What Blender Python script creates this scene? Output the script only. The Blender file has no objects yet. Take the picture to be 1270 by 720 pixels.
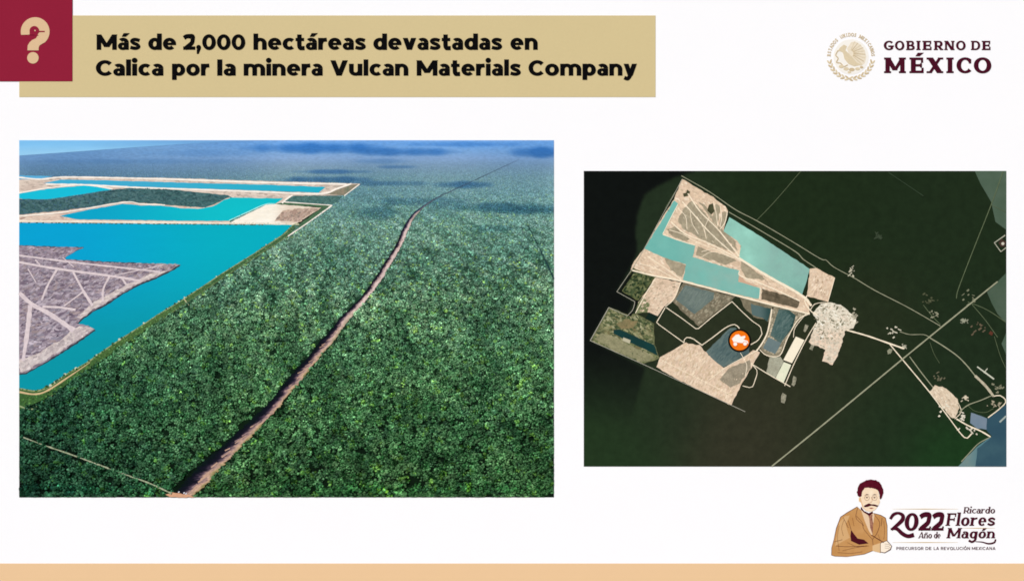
import bpy, bmesh, math, random
import numpy as np
from mathutils import Vector, Matrix, Euler
from mathutils.geometry import tessellate_polygon

random.seed(7)
rng = np.random.default_rng(11)
SC = bpy.context.scene
COL = SC.collection

# ------------------------------------------------------------------ scale of the board: 1 photo px = 1 cm
U = 0.01
BOT = 0.75                      # height of the slide's lower edge above the ground

def P(x, y, d=0.0):             # slide coordinates -> world; d = centimetres in front of the board face
    return Vector(((x - 635.0) * U, -d * U, BOT + (720.0 - y) * U))

# ------------------------------------------------------------------ camera
cam_d = bpy.data.cameras.new('camera')
cam = bpy.data.objects.new('camera', cam_d)
COL.objects.link(cam)
cam.location = (0, -20.0, BOT + 3.60)
cam.rotation_euler = (math.radians(90), 0, 0)
cam_d.sensor_fit = 'HORIZONTAL'
cam_d.sensor_width = 36
cam_d.lens = 36 * 20.0 / 12.70
cam_d.clip_end = 3000
SC.camera = cam

# ------------------------------------------------------------------ sky, sun, exposure
SUN_EL, SUN_AZ = 33.0, 28.0     # the sun stands in front of the board, up to its left
w = bpy.data.worlds.new('World')
SC.world = w
w.use_nodes = True
nt = w.node_tree
for n in list(nt.nodes):
    nt.nodes.remove(n)
sky = nt.nodes.new('ShaderNodeTexSky')
sky.sky_type = 'NISHITA'
sky.sun_disc = False
sky.sun_elevation = math.radians(SUN_EL)
sky.sun_rotation = math.radians(180 + SUN_AZ)
bg = nt.nodes.new('ShaderNodeBackground')
bg.inputs['Strength'].default_value = 0.06
wo = nt.nodes.new('ShaderNodeOutputWorld')
nt.links.new(sky.outputs[0], bg.inputs[0])
nt.links.new(bg.outputs[0], wo.inputs[0])

sun_d = bpy.data.lights.new('sun', 'SUN')
sun_d.energy = 3.88
sun_d.angle = math.radians(0.53)
sun_d.color = (1.0, 0.98, 0.965)
sun = bpy.data.objects.new('sun', sun_d)
COL.objects.link(sun)
e, a = math.radians(SUN_EL), math.radians(SUN_AZ)
to_sun = Vector((-math.sin(a) * math.cos(e), -math.cos(a) * math.cos(e), math.sin(e)))
sun.rotation_euler = (-to_sun).to_track_quat('-Z', 'Y').to_euler()
sun.location = to_sun * 60

vs = SC.view_settings
vs.view_transform = 'Standard'
vs.look = 'None'
vs.exposure = 0.0
vs.gamma = 1.0
vs.use_curve_mapping = False
SC.cycles.pixel_filter_type = 'BLACKMAN_HARRIS'
SC.cycles.filter_width = 1.7
SC.cycles.max_bounces = 6

# ------------------------------------------------------------------ inks (procedural materials)
WHITE_ALB = 0.82
def lin(c):
    c = np.asarray(c, float) / 255.0
    return np.where(c <= 0.04045, c / 12.92, ((c + 0.055) / 1.055) ** 2.4)
def ink(rgb):                   # printed colour -> reflectance
    return np.clip(lin(rgb) * WHITE_ALB / lin(253), 0.001, 0.9)

def base_mat(name, rough=0.9, spec=0.05):
    m = bpy.data.materials.new(name)
    m.use_nodes = True
    b = m.node_tree.nodes['Principled BSDF']
    b.inputs['Roughness'].default_value = rough
    b.inputs['Specular IOR Level'].default_value = spec
    return m, m.node_tree, b

def vmul(t, col_socket, fac_socket):
    n = t.nodes.new('ShaderNodeVectorMath')
    n.operation = 'SCALE'
    t.links.new(col_socket, n.inputs[0])
    t.links.new(fac_socket, n.inputs['Scale'])
    return n.outputs[0]

def noise_fac(t, scale, lo, hi, stretch=(1, 1, 1), rot=0.0, detail=3.0, rough=0.6):
    g = t.nodes.new('ShaderNodeNewGeometry')
    mp = t.nodes.new('ShaderNodeMapping')
    mp.inputs['Scale'].default_value = stretch
    mp.inputs['Rotation'].default_value = (0, rot, 0)
    n = t.nodes.new('ShaderNodeTexNoise')
    n.inputs['Scale'].default_value = scale
    n.inputs['Detail'].default_value = detail
    n.inputs['Roughness'].default_value = rough
    r = t.nodes.new('ShaderNodeMapRange')
    r.inputs['From Min'].default_value = 0.28
    r.inputs['From Max'].default_value = 0.72
    r.inputs['To Min'].default_value = lo
    r.inputs['To Max'].default_value = hi
    t.links.new(g.outputs['Position'], mp.inputs[0])
    t.links.new(mp.outputs[0], n.inputs['Vector'])
    t.links.new(n.outputs['Fac'], r.inputs['Value'])
    return r.outputs['Result']

_MC = {}
def mat(rgb, var=0.0, scale=8.0, rgb2=None, stretch=(1, 1, 1), rot=0.0, detail=4.0, fine=0.0, fscale=60.0, name=None, grad=None, rough=0.9):
    """printed ink: colour, patches towards rgb2, fine grain; grad=(rgb_right, x0, x1, rgb_low, y0, y1)"""
    key = (tuple(rgb), var, scale, rgb2 and tuple(rgb2), stretch, rot, detail, fine, fscale, str(grad), rough)
    if key in _MC:
        return _MC[key]
    m, t, b = base_mat(name or 'ink_%d_%d_%d' % tuple(int(v) for v in rgb), rough)
    c = t.nodes.new('ShaderNodeRGB')
    c.outputs[0].default_value = (*ink(rgb), 1)
    out = c.outputs[0]
    def mix(fac, s1, s2):
        mx = t.nodes.new('ShaderNodeMix')
        mx.data_type = 'RGBA'
        t.links.new(fac, mx.inputs[0])
        t.links.new(s1, mx.inputs[6])
        t.links.new(s2, mx.inputs[7])
        return mx.outputs[2]
    def rgbn(v):
        q = t.nodes.new('ShaderNodeRGB')
        q.outputs[0].default_value = (*ink(v), 1)
        return q.outputs[0]
    if grad:
        g = t.nodes.new('ShaderNodeNewGeometry')
        sp = t.nodes.new('ShaderNodeSeparateXYZ')
        t.links.new(g.outputs['Position'], sp.inputs[0])
        cr, x0, x1, cl, y0, y1 = grad
        for col, ax, v0, v1 in ((cr, 0, P(x0, 0).x, P(x1, 0).x), (cl, 2, P(0, y0).z, P(0, y1).z)):
            if col is None:
                continue
            r = t.nodes.new('ShaderNodeMapRange')
            r.interpolation_type = 'SMOOTHSTEP'
            r.inputs['From Min'].default_value = v0
            r.inputs['From Max'].default_value = v1
            t.links.new(sp.outputs[ax], r.inputs['Value'])
            out = mix(r.outputs['Result'], out, rgbn(col))
    if rgb2 is not None:
        f = noise_fac(t, scale, 0.0, 1.0, stretch, rot, detail)
        out = mix(f, out, rgbn(rgb2))
    if var:
        out = vmul(t, out, noise_fac(t, scale * 1.7, 1 - var, 1 + var, stretch, rot, detail))
    if fine:
        out = vmul(t, out, noise_fac(t, fscale, 1 - fine, 1 + fine, stretch, rot, 2.0))
    t.links.new(out, b.inputs['Base Color'])
    _MC[key] = m
    return m

def attr_mat(name, fine=0.15, fscale=40.0, stretch=(1, 1, 1), use_obj=True):
    m, t, b = base_mat(name)
    at = t.nodes.new('ShaderNodeAttribute')
    at.attribute_name = 'ink'
    out = at.outputs['Color']
    if use_obj:
        oi = t.nodes.new('ShaderNodeObjectInfo')
        mu = t.nodes.new('ShaderNodeVectorMath')
        mu.operation = 'MULTIPLY'
        t.links.new(out, mu.inputs[0])
        t.links.new(oi.outputs['Color'], mu.inputs[1])
        out = mu.outputs[0]
    if fine:
        out = vmul(t, out, noise_fac(t, fscale, 1 - fine, 1 + fine, stretch))
    t.links.new(out, b.inputs['Base Color'])
    return m

# ------------------------------------------------------------------ object helpers
def tag(o, label=None, cat=None, group=None, kind=None):
    if label: o['label'] = label
    if cat: o['category'] = cat
    if group: o['group'] = group
    if kind: o['kind'] = kind
    return o

_ORG = {}
def thing(name, label, cat, base):
    o = bpy.data.objects.new(name, None)
    COL.objects.link(o)
    o.location = base
    o.empty_display_size = 0.1
    _ORG[o] = Vector(base)
    return tag(o, label, cat)

def put(o, parent=None):
    COL.objects.link(o)
    if parent is not None:
        o.parent = parent
        if parent in _ORG:
            o.matrix_parent_inverse = Matrix.Translation(-_ORG[parent])
    return o

def mesh_obj(name, verts, faces, material, parent=None):
    me = bpy.data.meshes.new(name)
    me.from_pydata([tuple(v) for v in verts], [], faces)
    me.materials.append(material)
    me.update()
    return put(bpy.data.objects.new(name, me), parent)

def prism_data(polys, d0, d1):
    """flat pieces with thickness: each outline gets a front face at d1 and edges back to d0"""
    V, F = [], []
    for k, pts in enumerate(polys):
        n = len(pts)
        area = sum(pts[i][0] * pts[(i + 1) % n][1] - pts[(i + 1) % n][0] * pts[i][1] for i in range(n))
        if area > 0:
            pts = pts[::-1]
        dd = d1 + 0.02 * k
        o = len(V)
        V += [P(x, y, dd) for x, y in pts] + [P(x, y, d0) for x, y in pts]
        for tri in tessellate_polygon([[Vector((x, y, 0)) for x, y in pts]]):
            A, B, C = tri
            ax, ay = pts[A]; bx, by = pts[B]; cx, cy = pts[C]
            s = (bx - ax) * (cy - ay) - (cx - ax) * (by - ay)
            F.append((o + A, o + B, o + C) if s < 0 else (o + A, o + C, o + B))
        for i in range(n):
            j = (i + 1) % n
            F.append((o + i, o + n + i, o + n + j, o + j))
    return V, F

def prism(name, polys, d0, d1, material, parent=None):
    if isinstance(polys[0][0], (int, float)):
        polys = [polys]
    V, F = prism_data(polys, d0, d1)
    return mesh_obj(name, V, F, material, parent)

def rough(pts, amp=0.5, step=4.0, seed=1, clip=None):
    r = random.Random(seed)
    out = []
    n = len(pts)
    for i in range(n):
        (x0, y0), (x1, y1) = pts[i], pts[(i + 1) % n]
        L = math.hypot(x1 - x0, y1 - y0)
        m = max(1, int(L / step))
        on_edge = clip and ((x0 == x1 and x0 in clip) or (y0 == y1 and y0 in clip))
        for k in range(m):
            t = k / m
            j = 0 if (on_edge or (clip and k == 0 and (x0 in clip or y0 in clip))) else amp
            out.append((x0 + (x1 - x0) * t + r.uniform(-j, j), y0 + (y1 - y0) * t + r.uniform(-j, j)))
    return out

def smooth(pts, sub=6):
    p = [np.array(q, float) for q in pts]
    p = [2 * p[0] - p[1]] + p + [2 * p[-1] - p[-2]]
    out = []
    for i in range(1, len(p) - 2):
        for k in range(sub):
            t = k / sub
            out.append(0.5 * (2 * p[i] + (p[i + 1] - p[i - 1]) * t + (2 * p[i - 1] - 5 * p[i] + 4 * p[i + 1] - p[i + 2]) * t * t
                              + (3 * p[i] - p[i - 1] - 3 * p[i + 1] + p[i + 2]) * t ** 3))
    out.append(p[-2])
    return np.array(out)

def stroke(pts, width, closed=False):
    """outline(s) of a pen line; width = number or list"""
    p = np.array(pts, float)
    n = len(p)
    wd = np.full(n, width, float) if np.isscalar(width) else np.array(width, float)
    if closed:
        tg = np.roll(p, -1, 0) - np.roll(p, 1, 0)
    else:
        tg = np.gradient(p, axis=0)
    tg /= np.linalg.norm(tg, axis=1)[:, None] + 1e-9
    nm = np.stack([-tg[:, 1], tg[:, 0]], 1)
    L, R = p + nm * wd[:, None] / 2, p - nm * wd[:, None] / 2
    if closed:
        return [[tuple(L[i]), tuple(L[(i + 1) % n]), tuple(R[(i + 1) % n]), tuple(R[i])] for i in range(n)]
    return [[tuple(q) for q in L] + [tuple(q) for q in R[::-1]]]

def line(name, pts, width, d0, d1, material, parent, sm=True, jit=0.0, seed=0):
    q = smooth(pts, 5) if (sm and len(pts) > 2) else np.array(pts, float)
    if len(q) == 2 or jit:
        m = max(2, int(np.linalg.norm(np.diff(q, axis=0), axis=1).sum() / 4))
        s = np.r_[0, np.cumsum(np.linalg.norm(np.diff(q, axis=0), axis=1))]
        t = np.linspace(0, s[-1], m + 1)
        q = np.stack([np.interp(t, s, q[:, 0]), np.interp(t, s, q[:, 1])], 1)
    ww = np.full(len(q), float(width)) if np.isscalar(width) else np.interp(np.linspace(0, 1, len(q)), np.linspace(0, 1, len(width)), width)
    if jit:
        rr = np.random.default_rng(seed + 5)
        ww = ww * rr.uniform(1 - jit, 1 + jit, len(q))
    return prism(name, stroke(q, ww), d0, d1, material, parent)

def arc(cx, cy, rx, ry, a0, a1, n=18):
    return [(cx + rx * math.cos(math.radians(a0 + (a1 - a0) * i / n)), cy + ry * math.sin(math.radians(a0 + (a1 - a0) * i / n))) for i in range(n + 1)]

def disc(cx, cy, r, n=28, ry=None):
    return arc(cx, cy, r, ry or r, 0, 360, n)[:-1]

# ------------------------------------------------------------------ the setting: paved ground and the board
gm, gt, gb = base_mat('pale_paving', 0.85, 0.3)
gb.inputs['Base Color'].default_value = (0.24, 0.235, 0.225, 1)
gt.links.new(vmul(gt, (lambda c: (setattr(c.outputs[0], 'default_value', (0.24, 0.235, 0.225, 1)), c.outputs[0])[1])(gt.nodes.new('ShaderNodeRGB')),
                  noise_fac(gt, 3.0, 0.85, 1.15)), gb.inputs['Base Color'])
tag(mesh_obj('ground', [(-600, -600, 0), (600, -600, 0), (600, 600, 0), (-600, 600, 0)], [(0, 1, 2, 3)], gm), kind='structure')

WHITE = mat((253, 252, 253), var=0.004, scale=0.6, name='white_board_face')
EDGE = mat((150, 150, 152), name='grey_edge', rough=0.5)
X0, X1, Y0, Y1 = -24, 1294, -24, 744     # the board, a hand's width larger than the slide all round
board = thing('presentation_board', 'large white presentation board carrying the two pictures, the title and the logos', 'board', P(635, 744))
prism('face_panel', [(X0, Y0), (X1, Y0), (X1, Y1), (X0, Y1)], -8, 0, WHITE, board)
for x in (X0 + 60, X1 - 60):
    bm = bmesh.new()
    bmesh.ops.create_cube(bm, size=1, matrix=Matrix.Translation((P(x, 0).x, 0.13, 4.0)) @ Matrix.Diagonal((0.16, 0.12, 8.0, 1)))
    bmesh.ops.create_cube(bm, size=1, matrix=Matrix.Translation((P(x, 0).x, 0.5, 0.05)) @ Matrix.Diagonal((0.4, 1.6, 0.1, 1)))
    me = bpy.data.meshes.new('support_post'); bm.to_mesh(me); bm.free(); me.materials.append(EDGE)
    put(bpy.data.objects.new('support_post', me), board)
prism('lower_panel', [(X0, 744.3), (X1, 744.3), (X1, 795), (X0, 795)], -7, -0.4, EDGE, board)

fb = prism('footer_band', [(X0, 698), (X1, 698), (X1, 743), (X0, 743)], -1, 0.35, mat((236, 198, 154), var=0.006, scale=1.5))
tag(fb, 'long plain peach coloured band along the lower edge of the board', 'band')

# ------------------------------------------------------------------ lettering: outlines drawn in code
class Pen:
    """letters in cap-height units, y up; w = stem, h = thin stroke, slab = serif length"""
    def __init__(s, w, h, X=0.76, slab=0.0, st=0.1, wide=1.0):
        s.w, s.h, s.X, s.slab, s.st, s.wide = w, h, X, slab, st, wide
        s.o = []
    def box(s, x0, y0, x1, y1): s.o.append([(x0, y0), (x1, y0), (x1, y1), (x0, y1)])
    def stem(s, x, y0, y1, ser='both', w=None):
        w = w or s.w
        s.box(x, y0, x + w, y1)
        if s.slab:
            if ser in ('both', 'bot'): s.box(x - s.slab, y0, x + w + s.slab, y0 + s.st)
            if ser in ('both', 'top'): s.box(x - s.slab, y1 - s.st, x + w + s.slab, y1)
            if ser in ('both', 'topl', 'botl', 'l', 'btl'):
                if ser in ('topl', 'btl'): s.box(x - s.slab, y1 - s.st, x + w * .5, y1)
            if ser == 'btl': s.box(x - s.slab, y0, x + w + s.slab, y0 + s.st)
    def diag(s, x0, y0, x1, y1, w): s.o.append([(x0 - w / 2, y0), (x0 + w / 2, y0), (x1 + w / 2, y1), (x1 - w / 2, y1)])
    def bowl(s, cx, cy, rx, ry, a0=0, a1=360, w=None, h=None, n=26):
        w = w or s.w; h = h or s.h
        if a1 - a0 == 360:
            A = [a0 + (a1 - a0) * i / n for i in range(n)]
        else:
            A = [a0 + (a1 - a0) * i / n for i in range(n + 1)]
        c = [(cx + (rx - w / 2) * math.cos(math.radians(t)), cy + (ry - h / 2) * math.sin(math.radians(t))) for t in A]
        ww = [math.hypot(w * math.cos(math.radians(t)), h * math.sin(math.radians(t))) for t in A]
        s.o += stroke(c, ww, closed=(a1 - a0 == 360))
    def path(s, pts, w=None, sm=True):
        q = smooth(pts, 6) if sm else np.array(pts)
        ww = s.w if w is None else w
        if not np.isscalar(ww): ww = np.interp(np.linspace(0, 1, len(q)), np.linspace(0, 1, len(ww)), ww)
        s.o += stroke(q, ww)
    def dot(s, x, y, r): s.o.append(disc(x, y, r, 14))

def glyph(ch, pen):
    p = pen; p.o = []
    w, h, X, sl = p.w, p.h, p.X, p.slab
    acute = None
    b = {'á': 'a', 'é': 'e', 'ó': 'o', 'É': 'E', 'Ó': 'O', 'ñ': 'n'}.get(ch)
    mark = ch if b else None
    c = b or ch
    if c == 'M':
        W = 1.12 + w * .5
        p.stem(0, 0, 1, 'both' if sl else ''); p.stem(W - w, 0, 1, 'both')
        k = w * 1.15
        p.diag(w * .45 if not sl else w * .5, 1, W / 2, .18, k); p.diag(W - (w * .45 if not sl else w * .5), 1, W / 2, .18, k * (.7 if sl else 1))
        adv = W
    elif c == 'N':
        W = .88 + w * .3; t = w if not sl else h * 1.3
        p.stem(0, 0, 1, 'both', t); p.stem(W - t, 0, 1, 'both', t); p.diag(w * .6, 1, W - w * .6, 0, w * 1.25); adv = W
    elif c in 'OÓ0':
        if ch == '0': W = .93; p.bowl(W / 2, .5, W / 2, .515); adv = W
        else: W = 1.1; p.bowl(W / 2, .5, W / 2, .515); adv = W
    elif c == 'C' or c == 'G':
        W = .95; p.bowl(.54, .5, .54, .515, 40, 320); adv = W
        if c == 'G': p.box(W - w, .12, W, .5); p.box(W - w * 1.8, .5 - h, W + sl, .5)
        elif sl: p.box(W - w * .62, .62, W - w * .1, .9)
    elif c == 'D':
        p.stem(0, 0, 1, 'btl' if sl else ''); W = 1.0
        p.box(w * .5, 0, .5, h); p.box(w * .5, 1 - h, .5, 1); p.bowl(.48, .5, W - .48, .5, -90, 90); adv = W
    elif c in 'BPR':
        p.stem(0, 0, 1, 'btl' if sl else ''); W = .86
        p.box(w * .5, 1 - h, .48, 1); 
        if c == 'B':
            p.bowl(.47, .74, .32, .26, -90, 90, w * .9); p.bowl(.5, .27, .37, .27, -90, 90)
            p.box(w * .5, 0, .5, h); p.box(w * .5, .5 - h * .5, .48, .5 + h * .5)
        else:
            p.bowl(.46, .67, .38, .33, -90, 90); p.box(w * .5, .34, .48, .34 + h)
            if c == 'R':
                p.diag(.46, .38, W - w * .45, 0, w * 1.15)
                if sl: p.box(W - w * .9, 0, W + sl * .6, p.st)
        adv = W
    elif c in 'EFL':
        p.stem(0, 0, 1, 'btl' if sl else '')
        W = .76
        if c != 'L': p.box(w * .5, 1 - h, W - .03, 1); p.box(w * .5, .5 - h / 2, W - .1, .5 + h / 2)
        if c != 'F': p.box(w * .5, 0, W, h)
        if sl:
            if c != 'L': p.box(W - .03 - h * .8, 1 - h - .17, W - .03, 1)
            if c != 'F': p.box(W - h * .8, 0, W, h + .18)
            if c != 'L': p.box(W - .1 - h * .7, .36, W - .1, .64)
        adv = W
    elif c == 'I': p.stem(0, 0, 1); adv = w
    elif c == 'X':
        W = .95; p.diag(w * .62, 1, W - w * .62, 0, w * 1.25); p.diag(W - w * .6, 1, w * .6, 0, (h * 1.25 if sl else w * 1.25)); adv = W
        if sl:
            for x in (.13, W - .16):
                for y in (0, 1 - p.st): p.box(x - .15, y, x + .17, y + p.st)
    elif c == 'T': W = .8; p.box(0, 1 - h, W, 1); p.stem(W / 2 - w / 2, 0, 1, 'bot'); adv = W
    elif c == 'A':
        W = 1.05; t = h * 1.2 if sl else w * 1.12
        p.diag(t / 2, 0, W / 2 - .02, 1, t); p.diag(W - w * .56, 0, W / 2 + .02, 1, w * 1.12); p.box(.24, .2, W - .24, .2 + h * .85); adv = W
        if sl:
            for x in (.1, W - .16): p.box(x - .17, 0, x + .2, p.st)
    elif c == 'V': W = 1.06; p.diag(w * .56, 1, W / 2, 0, w * 1.12); p.diag(W - w * .56, 1, W / 2, 0, w * 1.12); adv = W
    elif c == 'U': W = .92; p.box(0, .4, w, 1); p.box(W - w, .4, W, 1); p.bowl(W / 2, .42, W / 2, .435, 180, 360); adv = W
    elif c in 'Ss':
        k = 1.0 if c == 'S' else X; W = .8 if c == 'S' else .66
        t = (w + h) / 2 * (1 if c == 'S' else .88)
        p.path([(W - .06, k - .17), (W * .62, k - t * .5), (W * .34, k - t * .52), (t * .52, k * .72), (W * .36, k * .56), (W * .66, k * .45), (W - t * .5, k * .27),
                (W * .64, t * .5), (W * .36, t * .48), (.03, .16)], t); adv = W
    elif c == '2':
        W = .84; p.path([(.07, .77), (.22, .89 - h * .1), (.42, 1 - h * .5), (.66, .9 - h * .1), (W - w * .62, .66), (.6, .44), (.36, .24), (.16, .08)], w * .98)
        p.box(.02, 0, W, h)
        if sl: p.box(W - h * .7, 0, W, .24)
        adv = W
    elif c == ',': p.dot(w * .55, w * .55, w * .58); p.o.append([(w * .1, .02), (w * 1.1, .08), (w * .55, -.27), (w * .1, -.27)]); adv = w * 1.15
    elif c == 'a':
        W = .68; p.box(W - w, 0, W, X * .6); p.bowl(W * .5 - .01, X * .62, W * .5 + .01, X * .38 + .01, 0, 142); p.bowl(.31, .235, .31, .245, 0, 360, w * .9, h * .8)
        if sl: p.box(W - w * .5, 0, W + sl, p.st)
        adv = W
    elif c == 'e':
        W = .82 if not sl else .7; p.bowl(W / 2, X / 2, W / 2, X / 2 + .01, 0, 318); p.box(w * .5, X / 2 - h * .38, W - .005, X / 2 + h * .36); adv = W
    elif c == 'o': W = .86 if not sl else .74; p.bowl(W / 2, X / 2, W / 2, X / 2 + .01); adv = W
    elif c == 'c': W = .72 if not sl else .64; p.bowl(.42, X / 2, .42, X / 2 + .01, 45, 315); adv = W
    elif c in 'dpqg':
        W = .83 if not sl else .74; cx = .4 if c in 'dqg' else W - .4
        p.bowl(cx if not sl else (.36 if c in 'dqg' else W - .36), X / 2, .4 if not sl else .36, X / 2 + .01)
        if c == 'd': p.stem(W - w, 0, 1.06, 'topl')
        elif c == 'p': p.stem(0, -.27, X, 'btl')
        else:
            p.box(W - w, -.1, W, X); p.path([(W - w * .5, 0), (W - w * .6, -.2), (W * .45, -.36), (.0, -.22)], w * .8)
        adv = W
    elif c in 'hnmu':
        W = .81 if not sl else .74
        if c == 'u': p.box(0, .3, w, X); p.bowl(W / 2, .34, W / 2, .35, 180, 360); p.stem(W - w, 0, X, 'topl'); adv = W
        else:
            p.stem(0, 0, 1.06 if c == 'h' else X, 'btl')
            for k in range(2 if c == 'm' else 1):
                x = k * (W - w - .03); p.bowl(x + W / 2, X - .36, W / 2, .37, 0, 165); p.stem(x + W - w, 0, X - .34, 'bot')
            adv = W if c != 'm' else 2 * W - w - .03
    elif c == 't': W = .55; p.path([(.09 + w / 2, 1.0), (.09 + w / 2, .3), (.14 + w / 2, .13), (.34, h * .48), (W, .11)], w * .95); p.box(0, X - h * .95, W - .03, X); adv = W
    elif c == 'r': W = .53; p.stem(0, 0, X, 'btl'); p.path([(w * .6, X * .55), (w * .95, X * .8), (W, X - h * .5)], h * 1.15); adv = W
    elif c == 'v' or c == 'y':
        W = .82; k = w * 1.08; p.diag(k / 2, X, W / 2, 0, k); p.diag(W - k / 2, X, W / 2, 0, k); adv = W
        if c == 'y': p.path([(W / 2 + .02, .06), (W * .38, -.14), (.22, -.2), (.04, -.13)], w * .85)
    elif c == 'l': p.stem(0, 0, 1.06, 'btl'); adv = w
    elif c == 'i': p.stem(0, 0, X, 'btl'); p.dot(w / 2, 1.0, w * .6); adv = w
    else: adv = .3
    if mark:
        t = {'É': 1.0, 'Ó': 1.0}.get(mark, X)
        if mark == 'ñ': p.path([(.12, t + .1), (.28, t + .2), (.46, t + .13), (.62, t + .22)], h)
        else: p.o.append([(adv * .36, t + .09), (adv * .36 + w * .85, t + .09), (adv * .5 + w * 1.35, t + .31), (adv * .5 + w * .1, t + .31)])
    return p.o, adv

_GC = {}
def letter_mesh(ch, style, pen, material, shear=0.0, thick=0.5):
    key = (ch, style)
    if key in _GC: return _GC[key]
    outs, adv = glyph(ch, pen)
    V, F = [], []
    for k, pts in enumerate(outs):
        pts = [(x + shear * y, y) for x, y in pts]
        n = len(pts)
        area = sum(pts[i][0] * pts[(i + 1) % n][1] - pts[(i + 1) % n][0] * pts[i][1] for i in range(n))
        if area < 0: pts = pts[::-1]
        o = len(V); z = -thick * U - 0.00012 * k
        V += [(x, z, y) for x, y in pts] + [(x, 0.0, y) for x, y in pts]
        for A, B, C in tessellate_polygon([[Vector((x, y, 0)) for x, y in pts]]):
            s = (pts[B][0] - pts[A][0]) * (pts[C][1] - pts[A][1]) - (pts[C][0] - pts[A][0]) * (pts[B][1] - pts[A][1])
            F.append((o + A, o + B, o + C) if s > 0 else (o + A, o + C, o + B))
        for i in range(n):
            j = (i + 1) % n
            F.append((o + j, o + i, o + n + i, o + n + j))
    me = bpy.data.meshes.new('letter')
    me.from_pydata(V, [], F); me.materials.append(material); me.update()
    _GC[key] = (me, adv)
    return _GC[key]

def word(text, xa, xb, base, cap, style, pen, material, parent, d=0.3, gap=0.13, shear=0.0, thick=0.5):
    """set a word so that it spans xa..xb with its baseline at y=base"""
    gl = [letter_mesh(c, style, pen, material, shear, thick) if c != ' ' else (None, .28) for c in text]
    tot = sum(a for _, a in gl) + gap * (len(gl) - 1)
    sx = (xb - xa) / tot
    x = xa
    for me, adv in gl:
        if me is not None:
            o = bpy.data.objects.new('letter', me)
            o.location = P(x, base, d); o.scale = (sx * U, 1, cap * U)
            put(o, parent)
        x += (adv + gap) * sx

# ------------------------------------------------------------------ title banner
BLACK = mat((8, 7, 8), name='black_ink')
tb = thing('title_banner', 'wide khaki title banner with two lines of bold black lettering', 'banner', P(418, 120.5))
prism('panel', [(24, 19.5), (813, 19.5), (813, 120.5), (24, 120.5)], -1, 0.4, mat((213, 194, 146), var=0.008, scale=1.2, fine=0.012, fscale=30), tb)
TP = Pen(.285, .218, .775)
for t, xa, xb in (('Más', 120, 174.3), ('de', 184, 218.5), ('2,000', 227, 304.2), ('hectáreas', 314.4, 453.7), ('devastadas', 463, 622.8), ('en', 633, 666.8)):
    word(t, xa, xb, 62.0, 18.9, 'title', TP, BLACK, tb, 0.4, .075)
for t, xa, xb in (('Calica', 119, 202.7), ('por', 213.5, 259.6), ('la', 269.5, 292.4), ('minera', 302.3, 400.2), ('Vulcan', 409.7, 506.4), ('Materials', 516.8, 646), ('Company', 655.4, 789.8)):
    word(t, xa, xb, 94.0, 18.9, 'title', TP, BLACK, tb, 0.4, .075)

# ------------------------------------------------------------------ question mark badge
qb = thing('question_badge', 'crimson square badge with a cream question mark overlapping the title banner', 'badge', P(45, 101))
CRIM = mat((145, 31, 56), var=0.015, scale=1.5, fine=0.015, fscale=30)
prism('plate', [(X0 + 1, Y0 + 1), (90, Y0 + 1), (90, 101), (X0 + 1, 101)], -1, 0.9, CRIM, qb)
CREAM = mat((222, 188, 148), var=0.01, scale=2)
s3 = 1 / 3.024
hook = arc(133, 120, 54, 54, 167, 360, 34) + arc(133, 120, 54, 54, 0, 48, 10) + [(160, 165), (149, 172), (146, 180), (146, 190), (104, 190), (105, 172), (112, 160), (122, 151), (136, 145), (140, 138), (134, 131), (112, 131)]
prism('question_hook', [(x * s3, y * s3) for x, y in hook], 0.5, 1.3, CREAM, qb)
hd = arc(130, 117, 18, 18, 165, 380, 22) + [(148, 117), (169, 117.5), (169, 121.5), (148, 122), (142, 130), (146, 134), (137, 137), (130, 132), (112, 132)]
prism('bird_head', [(x * s3, y * s3) for x, y in hd], 0.9, 1.6, CRIM, qb)
prism('bird_eye', disc(133 * s3, 116 * s3, .9), 1.2, 1.8, CREAM, qb)
prism('question_dot', disc(124.5 * s3, 218 * s3, 7.1, 36), 0.5, 1.3, CREAM, qb)

# ------------------------------------------------------------------ government seal and wordmark
TAN = mat((222, 205, 172), fine=0.05, fscale=40)
TAN2 = mat((236, 223, 200), fine=0.04, fscale=40)
TAN3 = mat((205, 184, 148), fine=0.05, fscale=40)
seal = thing('national_seal', 'round pale gold seal with an eagle and a ring of small letters', 'seal', P(1055.4, 100))
cx, cy = 1055.4, 70.6
prism('eagle_disc', disc(cx, cy, 21.8, 48), -1, 0.25, mat((247, 242, 233)), seal)
RP = Pen(.27, .2, slab=.12, st=.14)
txt = 'ESTADOS UNIDOS MEXICANOS'
for i, ch in enumerate(txt):
    if ch == ' ': continue
    me, adv = letter_mesh(ch, 'ring', RP, TAN3, 0, 0.3)
    ang = math.radians(176 - 172 * i / (len(txt) - 1))
    r = 25.2
    o = bpy.data.objects.new('letter', me)
    rot = ang - math.pi / 2
    k = 3.0
    px, py = cx + r * math.cos(ang), cy - r * math.sin(ang)
    px -= math.cos(rot) * adv * k * .5; py += math.sin(rot) * adv * k * .5
    o.location = P(px, py, 0); o.rotation_euler = (0, -rot, 0); o.scale = (k * U, 1, 4.4 * U)
    put(o, seal)
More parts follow.
